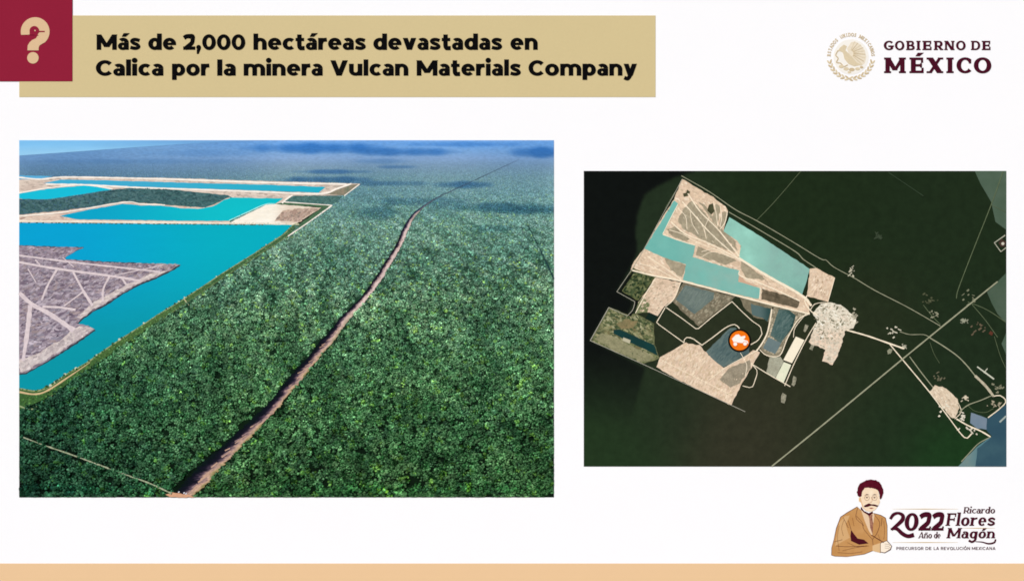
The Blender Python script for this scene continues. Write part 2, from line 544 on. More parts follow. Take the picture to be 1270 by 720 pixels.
for i in range(15):             # wreath of leaves and fruit round the lower half
    for r, ln, tw in ((25.9, 3.3, .5), (28.6, 2.9, -.45)):
        t = math.radians(188 + 164 * (i + .5) / 15)
        c0, s0 = cx + r * math.cos(t), cy - r * math.sin(t)
        th = -t + math.pi / 2 + tw * (1 if i < 7 else -1)
        pts = []
        for q in range(10):
            u = 2 * math.pi * q / 10
            ax, ay = ln * math.cos(u), 1.15 * math.sin(u)
            pts.append((c0 + ax * math.cos(th) - ay * math.sin(th), s0 + ax * math.sin(th) + ay * math.cos(th)))
        prism('wreath_leaf', pts, -1, 0.25 + (r > 27) * .08, TAN if (i + (r > 27)) % 2 else TAN3, seal)
E = lambda *v: [(cx + x, cy + y) for x, y in v]
eag = [E((-17, -6), (-14, -11), (-9, -15), (-5, -13), (-7, -8), (-3, -4), (1, 0), (7, 7), (13, 10), (4, 12), (-3, 9), (-8, 3), (-10, -5), (-14, -7)),]
prism('eagle_body', eag[0], 0, 0.42, TAN, seal)
prism('eagle_wing', E((-5, -10), (0, -18), (5, -19), (12, -15), (17, -8), (19, 0), (17, 8), (12, 12), (7, 8), (1, 0), (-3, -4)), 0, 0.36, TAN2, seal)
for k in range(9):
    a0 = math.radians(-78 + k * 15)
    line('feather', [(cx - 1 + 4 * math.cos(a0), cy - 4 + 4 * math.sin(a0)), (cx + 1 + 17 * math.cos(a0) * (.98), cy - 2 + 17 * math.sin(a0))], [1.1, .7], 0.2, 0.5 + .02 * k, TAN3 if k % 2 else TAN, seal)
line('snake', [(cx - 16, cy - 8), (cx - 19, cy - 2), (cx - 16, cy + 2), (cx - 18, cy + 7), (cx - 13, cy + 8), (cx - 9, cy + 12), (cx - 4, cy + 10)], 1.3, 0, 0.55, TAN3, seal)
for x, y, r in ((-12, 12, 3.2), (-6, 15, 3.4), (1, 16, 3.6), (8, 15, 3), (-2, 19.2, 2.3), (13, 13, 2.2)):
    prism('cactus_pad', disc(cx + x, cy + y, r, 14, r * .62), 0, 0.4 + .02 * abs(x), TAN3 if x % 2 else TAN, seal)

MAR = mat((72, 14, 34), name='maroon_ink')
wm = thing('government_wordmark', 'dark maroon slab serif lettering in two lines beside the gold seal', 'lettering', P(1162, 91))
SP = Pen(.27, .165, slab=.08, st=.12)
for ch, xa, xb in (('G', 1096, 1107.5), ('O', 1109.8, 1121.5), ('B', 1124.6, 1134.3), ('I', 1137.3, 1140.6), ('E', 1145, 1155.2), ('R', 1159, 1169.2), ('N', 1172, 1182.8), ('O', 1185.6, 1197.5), ('D', 1205, 1215.6), ('E', 1218.6, 1228.3)):
    word(ch, xa, xb, 62.3, 11.4, 'serif', SP, MAR, wm, 0)
SPb = Pen(.29, .16, slab=.085, st=.12)
for ch, xa, xb in (('M', 1098, 1121.8), ('É', 1129.6, 1145.4), ('X', 1149.5, 1169.5), ('I', 1175.3, 1181), ('C', 1186.2, 1205), ('O', 1207.6, 1229.4)):
    word(ch, xa, xb, 90.8, 19.2, 'serifb', SPb, MAR, wm, 0)

# ------------------------------------------------------------------ anniversary logo: portrait drawing and lettering
pd = thing('portrait_drawing', 'printed drawing of a moustached man in brown coat holding a pen', 'drawing', P(1068, 690))
q4 = 1 / 4.885
def L(*v): return [(1010 + x * q4, 580 + y * q4) for x, y in v]
DK = mat((74, 18, 30), name='dark_maroon_line')
coat = L((105, 525), (106, 480), (120, 430), (134, 365), (160, 297), (200, 270), (262, 234), (292, 268), (330, 296), (358, 274), (400, 285), (430, 302), (440, 350), (440, 445), (410, 450), (356, 470), (354, 498), (300, 520), (200, 535), (125, 532))
cc = (1010 + 270 * q4, 580 + 400 * q4)
prism('coat_outline', [(x + (.55 if x > cc[0] else -.55), y + (.4 if y > cc[1] else -.5)) for x, y in coat], -1, 0.2, DK, pd)
prism('coat', coat, 0, 0.3, mat((190, 136, 78), rgb2=(206, 156, 100), scale=5), pd)
prism('coat_highlight', L((150, 330), (185, 290), (215, 285), (190, 340), (200, 380), (215, 420), (160, 450), (125, 470)), 0, 0.36, mat((214, 170, 118)), pd)
prism('coat_shadow', L((222, 372), (240, 398), (262, 425), (300, 432), (328, 455), (270, 462), (222, 440), (218, 410)), 0, 0.42, DK, pd)
prism('shirt', L((280, 245), (300, 262), (330, 290), (352, 268), (364, 280), (356, 340), (350, 410), (330, 380), (305, 320)), 0, 0.44, mat((232, 200, 165)), pd)
prism('tie', L((326, 284), (352, 280), (350, 300), (356, 335), (352, 400), (338, 360), (332, 305)), 0, 0.5, mat((120, 62, 58), rgb2=(190, 140, 110), scale=30), pd)
prism('neck_shadow', L((283, 232), (300, 258), (330, 272), (352, 262), (356, 272), (332, 288), (300, 268), (280, 248)), 0, 0.52, DK, pd)
prism('face', L((268, 178), (278, 172), (284, 142), (302, 118), (350, 116), (384, 130), (394, 175), (397, 205), (386, 228), (370, 250), (345, 264), (312, 258), (290, 238), (280, 206), (268, 200)), 0, 0.56, mat((250, 232, 205), rgb2=(244, 214, 178), scale=12), pd)
hair = L((264, 168), (258, 148), (262, 118), (272, 98), (290, 84), (312, 74), (345, 68), (372, 72), (392, 84), (406, 102), (416, 130), (417, 152), (408, 180), (397, 188), (392, 150), (380, 130), (352, 121), (326, 118), (305, 119), (290, 140), (284, 170), (274, 175))
prism('hair', rough(hair, .35, 1.2, 3), 0, 0.64, mat((76, 10, 26), rgb2=(96, 18, 38), scale=25), pd)
prism('moustache', L((298, 228), (312, 220), (330, 212), (346, 218), (362, 218), (388, 226), (380, 234), (356, 228), (344, 226), (322, 234), (304, 236)), 0, 0.66, DK, pd)
for x in (318, 364):
    q = L(*disc(x, 180, 15, 14))
    prism('spectacle_ring', stroke(q, .38, True), 0, 0.64, mat((150, 105, 80)), pd)
    prism('eyebrow', L((x - 17, 165), (x, 155), (x + 16, 162), (x, 160)), 0, 0.66, DK, pd)
    prism('eye', L((x - 8, 178), (x, 173), (x + 8, 178), (x, 182)), 0, 0.66, DK, pd)
for pts in (((150, 345), (140, 420), (150, 500)), ((180, 310), (165, 360), (175, 410)), ((230, 300), (240, 350)), ((330, 470), (250, 480), (170, 500)), ((420, 320), (425, 380), (420, 430)), ((385, 400), (400, 440)), ((200, 450), (260, 475), (320, 468)), ((140, 510), (220, 515), (290, 505))):
    prism('fold_line', stroke(smooth(L(*pts), 5) if len(pts) > 2 else np.array(L(*pts)), [.15, .5, .15] if False else .38), 0, 0.47 + random.uniform(0, .02), mat((120, 72, 40)), pd)
prism('cheek_shade', L((270, 182), (280, 176), (286, 200), (296, 234), (314, 256), (292, 238), (281, 206), (270, 198)), 0, 0.6, mat((226, 184, 140)), pd)
prism('nose_line', stroke(np.array(L((344, 172), (350, 192), (346, 206), (334, 204))), .4), 0, 0.66, mat((170, 110, 80)), pd)
prism('mouth', L((328, 240), (344, 238), (360, 241), (344, 246)), 0, 0.66, mat((160, 80, 70)), pd)
for pts in (((262, 238), (252, 300), (290, 340), (300, 370), (350, 430)), ((362, 278), (395, 330), (380, 390), (352, 430)), ((352, 430), (356, 470)), ((175, 300), (205, 360)), ((130, 470), (200, 475), (300, 470)), ((205, 315), (222, 372)), ((120, 445), (170, 432)), ((410, 300), (404, 350)), ((255, 290), (285, 322), (298, 350))):
    prism('fold_line', stroke(smooth(L(*pts), 5) if len(pts) > 2 else np.array(L(*pts)), .42), 0, 0.48 + random.uniform(0, .03), DK, pd)
prism('cuff', L((352, 468), (405, 450), (412, 500), (400, 512), (352, 500)), 0, 0.5, mat((224, 186, 138)), pd)
prism('hand_outline', L((398, 452), (440, 436), (470, 470), (462, 494), (425, 514), (398, 508)), 0, 0.55, DK, pd)
prism('hand', L((401, 454), (438, 440), (466, 471), (458, 490), (424, 510), (401, 505)), 0, 0.62, mat((252, 236, 214)), pd)
for y in (458, 470, 482):
    prism('finger_line', stroke(np.array(L((425, y), (445, y + 2), (460, y + 10))), .35), 0, 0.66, DK, pd)
prism('pen', stroke(np.array(L((345, 404), (420, 450))), .8), 0, 0.7, DK, pd)

al = thing('anniversary_lettering', 'small maroon italic lettering with year 2022 beside the printed portrait drawing', 'lettering', P(1172, 682))
GOLD = mat((205, 175, 120))
IT = Pen(.215, .1, X=.7, slab=.07, st=.08)
N2 = Pen(.29, .15, slab=.06, st=.1)
word('022', 1121, 1170, 657.2, 21.5, 'year', N2, MAR, al, 0, .02, .1)
line('letter', [(1104, 643), (1108, 637.5), (1114, 635.6), (1119.5, 638.5), (1119, 644), (1113, 650), (1105.5, 656.3)], [3.4, 4, 3.2, 4.6, 5, 4.4, 3.2], 0, .5, MAR, al)
line('letter_swash', [(1104.5, 655.5), (1112, 655), (1119, 661), (1126, 664.2), (1133.5, 662.5)], [2.2, 4.4, 5, 4.8, 5.4], 0, .47, MAR, al)
word('Año', 1139, 1155.3, 666.6, 7.4, 'it', IT, MAR, al, 0, .1, .16)
word('de', 1158, 1166, 666.6, 7.4, 'it', IT, MAR, al, 0, .1, .16)
ITb = Pen(.24, .12, X=.66, slab=.08, st=.08)
word('Ricardo', 1195, 1233.5, 635.8, 7.6, 'it', IT, MAR, al, 0, .12, .16)
word('Flores', 1173.5, 1233.5, 651.2, 15.5, 'itb', ITb, MAR, al, 0, .12, .16)
word('Magón', 1174.5, 1233, 666.6, 12.6, 'itb', ITb, MAR, al, 0, .13, .16)
line('letter_swash', [(1210, 671), (1218, 671.5), (1226, 673.5), (1233, 672), (1234.8, 668)], [.8, 1.4, 2.0, 2.2, 1.8], 0, .4, MAR, al)
SC1 = Pen(.2, .17)
for t, xa, xb in (('PRECURSOR', 1111.7, 1145.3), ('DE', 1147.8, 1155), ('LA', 1158, 1164.5), ('REVOLUCIÓN', 1166.8, 1203), ('MEXICANA', 1205.3, 1234.6)):
    word(t, xa, xb, 681.2, 3.7, 'small', SC1, MAR, al, 0, .2, 0, .3)
for x0, x1, y in ((1107, 1188, 630.6), (1107, 1188, 672.0), (1192, 1234, 654.3)):
    line('rule_line', [(x0, y), ((x0 + x1) / 2, y), (x1, y)], [.15, .9, .15], -.5, .25, GOLD, al, sm=False)

# =================================================================== the aerial photograph (a print with its ink in low relief)
def inside(px, py, poly):
    px = np.asarray(px); py = np.asarray(py)
    c = np.zeros(px.shape, bool)
    n = len(poly)
    for i in range(n):
        x0, y0 = poly[i]; x1, y1 = poly[(i + 1) % n]
        if y0 == y1: continue
        k = ((y0 > py) != (y1 > py)) & (px < (x1 - x0) * (py - y0) / (y1 - y0) + x0)
        c ^= k
    return c

def fast_mesh(name, V, F, colors, material):
    me = bpy.data.meshes.new(name)
    k = F.shape[1]
    me.vertices.add(len(V)); me.vertices.foreach_set('co', np.ascontiguousarray(V, np.float32).ravel())
    me.loops.add(F.size); me.loops.foreach_set('vertex_index', np.ascontiguousarray(F, np.int32).ravel())
    me.polygons.add(len(F)); me.polygons.foreach_set('loop_start', np.arange(0, F.size, k, dtype=np.int32))
    at = me.attributes.new('ink', 'FLOAT_COLOR', 'POINT')
    at.data.foreach_set('color', np.ascontiguousarray(np.c_[colors, np.ones(len(colors))], np.float32).ravel())
    me.materials.append(material)
    me.update(calc_edges=True)
    return me

FLAKE = attr_mat('flake_ink', .1, 60.0)
def mottle(name, parent, poly, n, r0, r1, cols, top, elong=1.0, angle=0.0, jit=.12, holes=(), persp=None, seed=0, sides=5, soft=.45):
    """fine uneven relief of a surface: many small flakes with their own tones, one mesh"""
    g = np.random.default_rng(seed + 100)
    q = np.array(poly)
    x = g.uniform(q[:, 0].min(), q[:, 0].max(), n); y = g.uniform(q[:, 1].min(), q[:, 1].max(), n)
    k = inside(x, y, poly)
    for h in holes: k &= ~inside(x, y, h)
    x, y = x[k], y[k]; n = len(x)
    r = r0 + (r1 * 1.7 - r0) * g.random(n) ** 2.2
    if persp is not None: r = r * np.interp(y, *persp)
    th = np.arange(sides)[None] * 2 * np.pi / sides + g.uniform(0, 1, n)[:, None]
    rr = r[:, None] * g.uniform(.6, 1.3, (n, sides))
    u, v = rr * np.cos(th) * elong, rr * np.sin(th)
    an = angle + g.normal(0, .22 if elong > 1.5 else 3, n)[:, None]
    px = x[:, None] + u * np.cos(an) - v * np.sin(an); py = y[:, None] + u * np.sin(an) + v * np.cos(an)
    # flakes never leave their surface
    ok = inside(px.ravel(), py.ravel(), poly).reshape(n, sides).all(1)
    px, py, r = px[ok], py[ok], r[ok]; n = len(r)
    d = top + g.uniform(0, .05, n)[:, None] + np.zeros((1, sides))
    cx_, cy_ = px.mean(1), py.mean(1)
    PX = np.c_[cx_, px].ravel(); PY = np.c_[cy_, py].ravel(); PD = np.c_[d[:, 0] + .03 * np.minimum(r, 1.5), d].ravel()
    V = np.stack([(PX - 635) * U, -PD * U, BOT + (720 - PY) * U], -1)
    b = np.arange(n)[:, None] * (sides + 1); j = np.arange(sides)
    F = np.stack([np.broadcast_to(b, (n, sides)), b + 1 + j, b + 1 + (j + 1) % sides], -1).reshape(-1, 3)[:, [0, 2, 1]]
    cl = ink(np.array(cols, float)); cl = np.exp(np.log(cl).mean(0) * (1 - soft) + np.log(cl) * soft)
    c = cl[g.integers(0, len(cols), n)] * np.exp(g.normal(0, jit, n))[:, None]
    o = put(bpy.data.objects.new(name, fast_mesh(name, V, F, np.repeat(c, sides + 1, 0), FLAKE)), parent)
    o['kind'] = 'stuff'
    return o

ap = thing('aerial_photograph', 'large aerial photograph print of green jungle, turquoise quarry lagoons and a dirt road', 'photograph', P(355, 616))
AX0, AX1, AY0, AY1 = 24.0, 687.0, 174.0, 616.0
prism('backing_sheet', [(AX0, AY0), (AX1, AY0), (AX1, AY1), (AX0, AY1)], -1, 0.25, mat((60, 80, 70)), ap)

STOPS_Y = [174, 180, 188, 196, 206, 220, 240, 260, 290, 330, 380, 440, 520, 616]
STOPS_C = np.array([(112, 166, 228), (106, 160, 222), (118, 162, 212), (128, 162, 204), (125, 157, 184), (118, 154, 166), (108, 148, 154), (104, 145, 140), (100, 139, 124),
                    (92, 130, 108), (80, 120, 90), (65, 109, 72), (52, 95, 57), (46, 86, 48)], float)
CLOUD_SHADOWS = [(395, 184, 75, 6, .9), (500, 188.5, 62, 4.5, .8), (575, 179, 60, 3, .5), (668, 189, 36, 6, .9), (412, 213, 42, 2.6, .75), (405, 223, 52, 4, .9), (495, 207, 22, 2, .5),  # cloud shadows, painted into the forest colour as dark blue patches
          (480, 227.5, 45, 3, .6), (575, 229, 36, 4, .85), (525, 250, 62, 5, .5), (620, 257, 62, 5.5, .8), (660, 261, 50, 4.5, .8), (470, 264, 26, 7, .55), (615, 283, 34, 4, .4), (540, 265, 30, 10, .2),
          (250, 190, 60, 4, .2), (180, 200, 120, 3, .2), (470, 200, 30, 3, .3)]
_VN = np.random.default_rng(5).normal(0, 1, (2, 400, 400))
def vnoise(x, y, cell, k):      # smooth random drift of leaf colour, finer towards the distance
    pr = np.clip((np.asarray(y, float) - 150) / 450, .1, 1.1)
    u = (np.asarray(x, float) - 350) / (cell * pr) + 200; v = np.log(pr) * 330 / cell + 200
    i, j = np.clip(np.floor(u).astype(int), 0, 398), np.clip(np.floor(v).astype(int), 0, 398)
    f, g = np.clip(u - i, 0, 1), np.clip(v - j, 0, 1)
    f, g = f * f * (3 - 2 * f), g * g * (3 - 2 * g)
    N = _VN[k]
    return (N[j, i] * (1 - f) + N[j, i + 1] * f) * (1 - g) + (N[j + 1, i] * (1 - f) + N[j + 1, i + 1] * f) * g
def field(x, y):  # forest ink by position, with the distance haze painted into its colour
    x = np.asarray(x, float); y = np.asarray(y, float)
    c = np.stack([np.interp(y, STOPS_Y, STOPS_C[:, k]) for k in range(3)], -1)
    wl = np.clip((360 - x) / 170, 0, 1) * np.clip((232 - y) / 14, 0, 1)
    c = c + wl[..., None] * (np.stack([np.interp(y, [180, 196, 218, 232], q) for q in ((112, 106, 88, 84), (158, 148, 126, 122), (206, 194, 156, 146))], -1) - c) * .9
    for ux, uy, rx, ry, s in CLOUD_SHADOWS:
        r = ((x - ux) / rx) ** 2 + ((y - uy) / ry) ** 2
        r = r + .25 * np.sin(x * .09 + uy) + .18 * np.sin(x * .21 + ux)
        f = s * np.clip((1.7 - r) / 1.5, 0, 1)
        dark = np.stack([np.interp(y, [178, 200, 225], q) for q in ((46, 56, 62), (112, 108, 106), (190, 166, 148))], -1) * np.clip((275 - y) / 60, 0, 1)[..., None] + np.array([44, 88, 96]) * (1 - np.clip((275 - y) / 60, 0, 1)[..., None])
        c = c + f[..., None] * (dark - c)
    wb = np.clip((300 - x) / 220, 0, 1) * np.clip((y - 360) / 120, 0, 1)
    c = c + wb[..., None] * (np.array([26, 70, 50]) - c) * .85
    c = c * (1 + .13 * (vnoise(x, y, 26, 0)[..., None] * np.array([1.25, .8, .9]) + .8 * vnoise(x, y, 9, 1)[..., None]) * np.clip((y - 225) / 90, 0, 1)[..., None])
    # broad drifts of hue
    d = np.sin(x * .021 + y * .033) * np.sin(y * .027 - x * .013 + 1.3)
    c = c * (1 + .06 * d[..., None] * np.array([1.3, .8, .5]))
    return c

SEA = [(24, 174), (24, 193), (60, 190.5), (103, 187.5), (165, 183), (240, 178), (330, 174)]
LAG_A = [(24, 217.4), (66, 218.6), (47, 222.6), (24, 222.4)]
LAG_B = [(54, 227.3), (76, 222.6), (130, 223.6), (220, 226.3), (330, 229), (404, 231.8), (395, 239), (320, 236.2), (220, 233.2), (166, 231.3), (110, 228.8)]
LAG_C = [(24, 240.2), (60, 234.2), (105, 230), (124, 231.6), (139, 235), (100, 241.2), (60, 247), (40, 247.8), (24, 246)]
STRIP_D = [(24, 246.5), (60, 247.6), (105, 241), (140, 235.4), (168, 232.4), (200, 233.4), (240, 238), (283, 242.2), (285, 244), (270, 251.5), (255, 257), (235, 256.6), (200, 252.8), (172, 251.6), (155, 249.3), (120, 255.5), (80, 260.8), (24, 266)]
LAG_E = [(75, 267.6), (105, 261), (152, 252.6), (175, 254.6), (200, 254.8), (225, 258), (246, 259), (264, 256), (278, 248), (288, 245), (351, 246.2), (341, 253), (330, 253.6), (284, 274), (220, 273.6), (150, 272.6), (95, 272)]
SHORE_R = [(363.5, 278.2), (350, 291), (315, 313.8), (274, 339.5), (228, 370), (200, 387), (180, 400), (133, 431), (107.5, 449), (82, 463.5), (63, 477.5), (45, 484), (24, 481)]
LAG_F = [(24, 276), (110, 276.6), (240, 278), (290, 278.4)] + SHORE_R
SPIT = [(24, 304.6), (60, 305.8), (104, 306.8), (95, 311), (82, 317.6), (80, 321.5), (130, 325), (180, 326.6), (223.5, 327.4), (213, 334), (195, 343), (174, 351.5), (152, 363), (131, 377), (115, 385.3), (99, 396.5), (95, 401.5), (110, 403.2), (118.2, 407.8), (95, 424), (71.5, 439), (53, 450.5), (32, 461.8), (24, 463)]
SAND_G = [(284.5, 276), (330, 254), (341, 253.2), (400, 257.2), (371, 277.8)]
SANDS_FAR = [(24, 222.4), (48, 222.6), (76, 218.9), (130, 219.4), (220, 221), (330, 224.6), (447, 227.6), (427, 242.5), (364, 243), (351, 252), (341, 253.2), (288, 245), (283, 242.2), (240, 238), (200, 233.4), (168, 232.4), (140, 235.2), (24, 247)]
SAND_E = [(24, 266), (80, 260.8), (155, 249.3), (200, 252.8), (255, 257), (285, 244), (290, 260), (284, 278), (24, 277)]
ROAD = np.array([(644, 197.4, .8), (598, 219, 1.5), (568, 233, 2.2), (537, 248, 3.4), (514, 266, 6), (503, 284, 7.8), (494.5, 304, 8.6), (480, 328, 10), (458.5, 361, 11.5), (428, 395, 15), (398, 432, 17.5), (370, 465, 20), (340, 501, 22), (298, 543, 27), (264, 575, 31), (238, 604, 32), (224, 616, 36)], float)
GREEN_BAND = []
_sh = np.array(SHORE_R)
_off = np.interp(_sh[:, 1], [278, 330, 400, 470, 490], [5.5, 6, 8, 10, 14])
BAND = [tuple(v) for v in _sh] + [(24, 508), (44, 500)] + [(x + o * .6, y + o * .8) for (x, y), o in list(zip(_sh, _off))[-3::-1]]

# ink sheet of the forest and the hazy distance
gx, gy = np.meshgrid(np.linspace(AX0, AX1, 332), np.linspace(AY0, AY1, 260))
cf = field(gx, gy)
under = np.interp(gy, [200, 260, 330, 420, 616], [1.0, .86, .62, .36, .24])  # nearer sheet darkened: shade in the gaps between crowns put into colour
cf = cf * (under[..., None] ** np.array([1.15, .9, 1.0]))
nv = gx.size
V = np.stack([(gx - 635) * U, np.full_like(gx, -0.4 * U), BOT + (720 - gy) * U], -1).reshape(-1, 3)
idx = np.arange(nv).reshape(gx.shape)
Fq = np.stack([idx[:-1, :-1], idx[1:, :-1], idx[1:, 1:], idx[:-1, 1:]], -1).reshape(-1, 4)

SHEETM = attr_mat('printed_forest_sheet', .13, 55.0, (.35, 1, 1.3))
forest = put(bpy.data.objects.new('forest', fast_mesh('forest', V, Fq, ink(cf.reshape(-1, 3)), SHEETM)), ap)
forest['label'] = 'dense green jungle canopy fading to blue in the distance'

# flat pieces of the print
CLIP = (24, 24.0)
CYAN = dict(var=.02, scale=2.5, stretch=(.5, 1, 2))
prism('sea', SEA, .2, .6, mat((128, 194, 240), grad=((112, 165, 218), 60, 300, (150, 205, 240), 176, 192), var=.04, scale=5, stretch=(.3, 1, 2)), ap)
prism('sand_bank', rough(SANDS_FAR, .35, 5, 2, CLIP), .2, .62, mat((238, 222, 206), rgb2=(198, 176, 162), scale=7, stretch=(.4, 1, 2.2), fine=.1, fscale=40), ap)
prism('sand_bank', rough(SAND_E, .4, 5, 4, CLIP), .2, .64, mat((236, 216, 198), rgb2=(198, 168, 152), scale=8, stretch=(.4, 1, 2.2), fine=.1, fscale=40), ap)
prism('lagoon', rough(LAG_A, .15, 5, 5, CLIP), .2, .8, mat((92, 174, 216)), ap)
prism('lagoon', rough(LAG_B, .25, 5, 6, CLIP), .2, .8, mat((66, 172, 208), grad=((38, 176, 200), 120, 400, None, 0, 1), **CYAN), ap)
prism('lagoon', rough(LAG_C, .3, 5, 7, CLIP), .2, .82, mat((22, 190, 216), **CYAN), ap)
prism('lagoon', rough(LAG_E, .3, 5, 8, CLIP), .2, .82, mat((8, 164, 200), grad=((14, 190, 200), 100, 290, None, 0, 1), **CYAN), ap)
for pts, wd in ((((24, 220), (50, 222.4), (76, 219.8), (130, 220.4), (220, 222.6), (330, 226.6), (430, 228.4)), 1.9), (((57, 228.4), (110, 229.4), (166, 232.4), (230, 234.6), (320, 237.8), (396, 240.4), (418, 234), (436, 227.8)), 1.9),
                (((24, 239.4), (60, 233.2), (105, 229.4), (140, 234.4)), 1.3), (((24, 268), (80, 263), (154, 250.8), (175, 253), (205, 254.2)), 1.4), (((350, 252), (353, 249), (361, 243), (363, 242.5)), 1.8),
                (((352, 250.4), (375, 252), (412, 254.6)), 1.1), (((412, 254.6), (385, 274), (357, 293)), 1.5), (((446, 228.4), (427, 242.8)), 1.1)):
    line('sand_track', pts, wd, .4, .9 + random.uniform(0, .05), mat((253, 243, 230), fine=.05, fscale=30), ap, jit=.25, seed=len(pts))
prism('forest_strip', rough(STRIP_D, .5, 4, 9, CLIP), .2, .84, mat((84, 116, 134), rgb2=(58, 98, 112), scale=9, stretch=(.3, 1, 1.8), fine=.28, fscale=30, grad=((70, 112, 100), 90, 200, None, 0, 1)), ap)
prism('forest_strip', rough([(353, 250), (362, 242.8), (400, 242.4), (426, 243.4), (412, 254.2), (380, 252.2)], .4, 4, 10), .2, .84, mat((66, 108, 104), rgb2=(50, 88, 86), scale=12, stretch=(.4, 1, 1.6), fine=.25, fscale=45), ap)
prism('forest_strip', rough([(342, 253), (352, 251), (411, 255), (374, 282), (365, 279), (399, 257.6)], .3, 4, 12), .2, .86, mat((84, 118, 84), rgb2=(68, 98, 74), scale=12, fine=.2, fscale=45), ap)
prism('scrub_flat', rough([(404, 240.5), (434, 228.9), (446, 228.6), (427, 242.4)], .2, 4, 13), .2, .86, mat((160, 140, 120), rgb2=(110, 120, 100), scale=16, fine=.15), ap)
prism('sand_flat', rough(SAND_G, .35, 4, 14), .2, .86, mat((254, 249, 236), rgb2=(246, 234, 214), scale=6, stretch=(.5, 1, 2), grad=((214, 188, 168), 335, 362, None, 0, 1), var=.03, fine=.06, fscale=30), ap)
prism('scrub_flat', rough([(350, 262), (366, 258.5), (397, 258.2), (384, 266), (372, 275.5), (340, 274)], .8, 3, 15), .2, .9, mat((186, 158, 140), rgb2=(214, 190, 168), scale=14, stretch=(.5, 1, 2), fine=.18, fscale=35), ap)

lagF = prism('lagoon', rough(LAG_F, .3, 5, 16, CLIP), .2, .88, mat((0, 162, 210), grad=((0, 174, 192), 60, 300, (6, 150, 166), 300, 440), var=.02, scale=2.5, stretch=(.5, 1, 2), name='lagoon_ink'), ap)
line('sand_bank', [(24, 274.2), (80, 274.6), (150, 275.4), (240, 276.4), (284, 276.9), (371, 278.2)], [2.4, 2.2, 2.8, 2.6, 2.0, 1.2], .4, .96, mat((250, 240, 222), rgb2=(232, 218, 194), scale=20), ap, jit=.3, seed=3)
for i in range(70):             # tufts of scrub along the foot of the bank
    x = 24.6 + (i + random.random()) * 4.6
    if x > 330 or (x < 60 and i % 2): continue
    y = np.interp(x, [24, 150, 284, 371], [276, 277.2, 278.4, 279.2])
    prism('bank_scrub', rough([(x, y - .5), (x + random.uniform(1.6, 3.6), y - .6), (x + 2.6, y + .5), (x + .4, y + .6)], .25, 1.5, i), .4, 1.02, mat((62, 92, 78), fine=.2), ap)

mottle('scrub_texture', ap, SANDS_FAR, 1700, .3, .8, [(206, 186, 170), (246, 234, 220), (184, 164, 152), (228, 208, 192), (150, 142, 130)], .66, 4.0, .03, .08, holes=(LAG_A, LAG_B, LAG_C), seed=4)
mottle('scrub_texture', ap, SAND_E, 900, .3, .8, [(206, 176, 160), (248, 234, 216), (190, 150, 136), (228, 206, 188)], .68, 4.0, .03, .08, holes=(LAG_E,), seed=5)
mottle('canopy_texture', ap, STRIP_D, 5200, .5, 1.0, [(52, 86, 88), (66, 104, 104), (82, 118, 120), (96, 128, 128), (44, 72, 78)], .90, 1.8, .05, .08, seed=6, soft=.6)
mottle('canopy_texture', ap, [(353, 250), (362, 242.8), (400, 242.4), (426, 243.4), (412, 254.2), (380, 252.2)], 1000, .4, .9, [(52, 90, 88), (70, 110, 104), (86, 122, 116), (100, 134, 128)], .90, 1.8, .05, .1, seed=7)
mottle('scrub_texture', ap, [(350, 262), (366, 258.5), (397, 258.2), (384, 266), (372, 275.5), (340, 274)], 420, .4, 1.0, [(150, 122, 108), (226, 204, 184), (186, 156, 138), (206, 176, 166), (120, 112, 104)], .95, 2.5, -.5, .1, seed=8)
line('shallow_fringe', [(284, 273.6), (306, 263.6), (329, 253.4), (341, 252.6)], [.9, 1.2, 1.1, .5], .4, .95, mat((176, 244, 238)), ap, jit=.2)
# quarry spit
SPITM = mat((182, 166, 176), rgb2=(120, 104, 120), scale=13, stretch=(.7, 1, 1.6), rot=.3, fine=.4, fscale=22, grad=((196, 178, 168), 100, 215, None, 0, 1), var=.16)
prism('spit_edge', rough([(x + (.9 if x > 24 else 0), y + (1.5 if y > 327 else -.5)) for x, y in SPIT], .5, 3, 17, CLIP), .4, .98, mat((54, 64, 74)), ap)
sp = prism('quarry_spit', rough(SPIT, .7, 3, 18, CLIP), .4, 1.15, SPITM, ap)
SHL = mat((232, 220, 212), rgb2=(180, 162, 164), scale=18, stretch=(.6, 1, 1.6), rot=.25, fine=.2, fscale=30)
prism('spit_shoulder', rough([(116, 407), (96, 421), (71, 436.5), (53, 447.5), (33, 459), (25, 461.5), (25, 446), (42, 440), (60, 430), (80, 418), (90, 409), (100, 404)], 1.2, 3, 19), .6, 1.25, SHL, sp)
prism('spit_shoulder', rough([(206, 336), (190, 343.5), (172, 351), (150, 363), (131, 375), (116, 383), (101, 395), (96, 394), (118, 374), (140, 362), (165, 349), (190, 338)], .9, 3, 20), .6, 1.25, SHL, sp)
SPR = mat((230, 214, 214), rgb2=(212, 196, 200), scale=12, fine=.08, fscale=30)
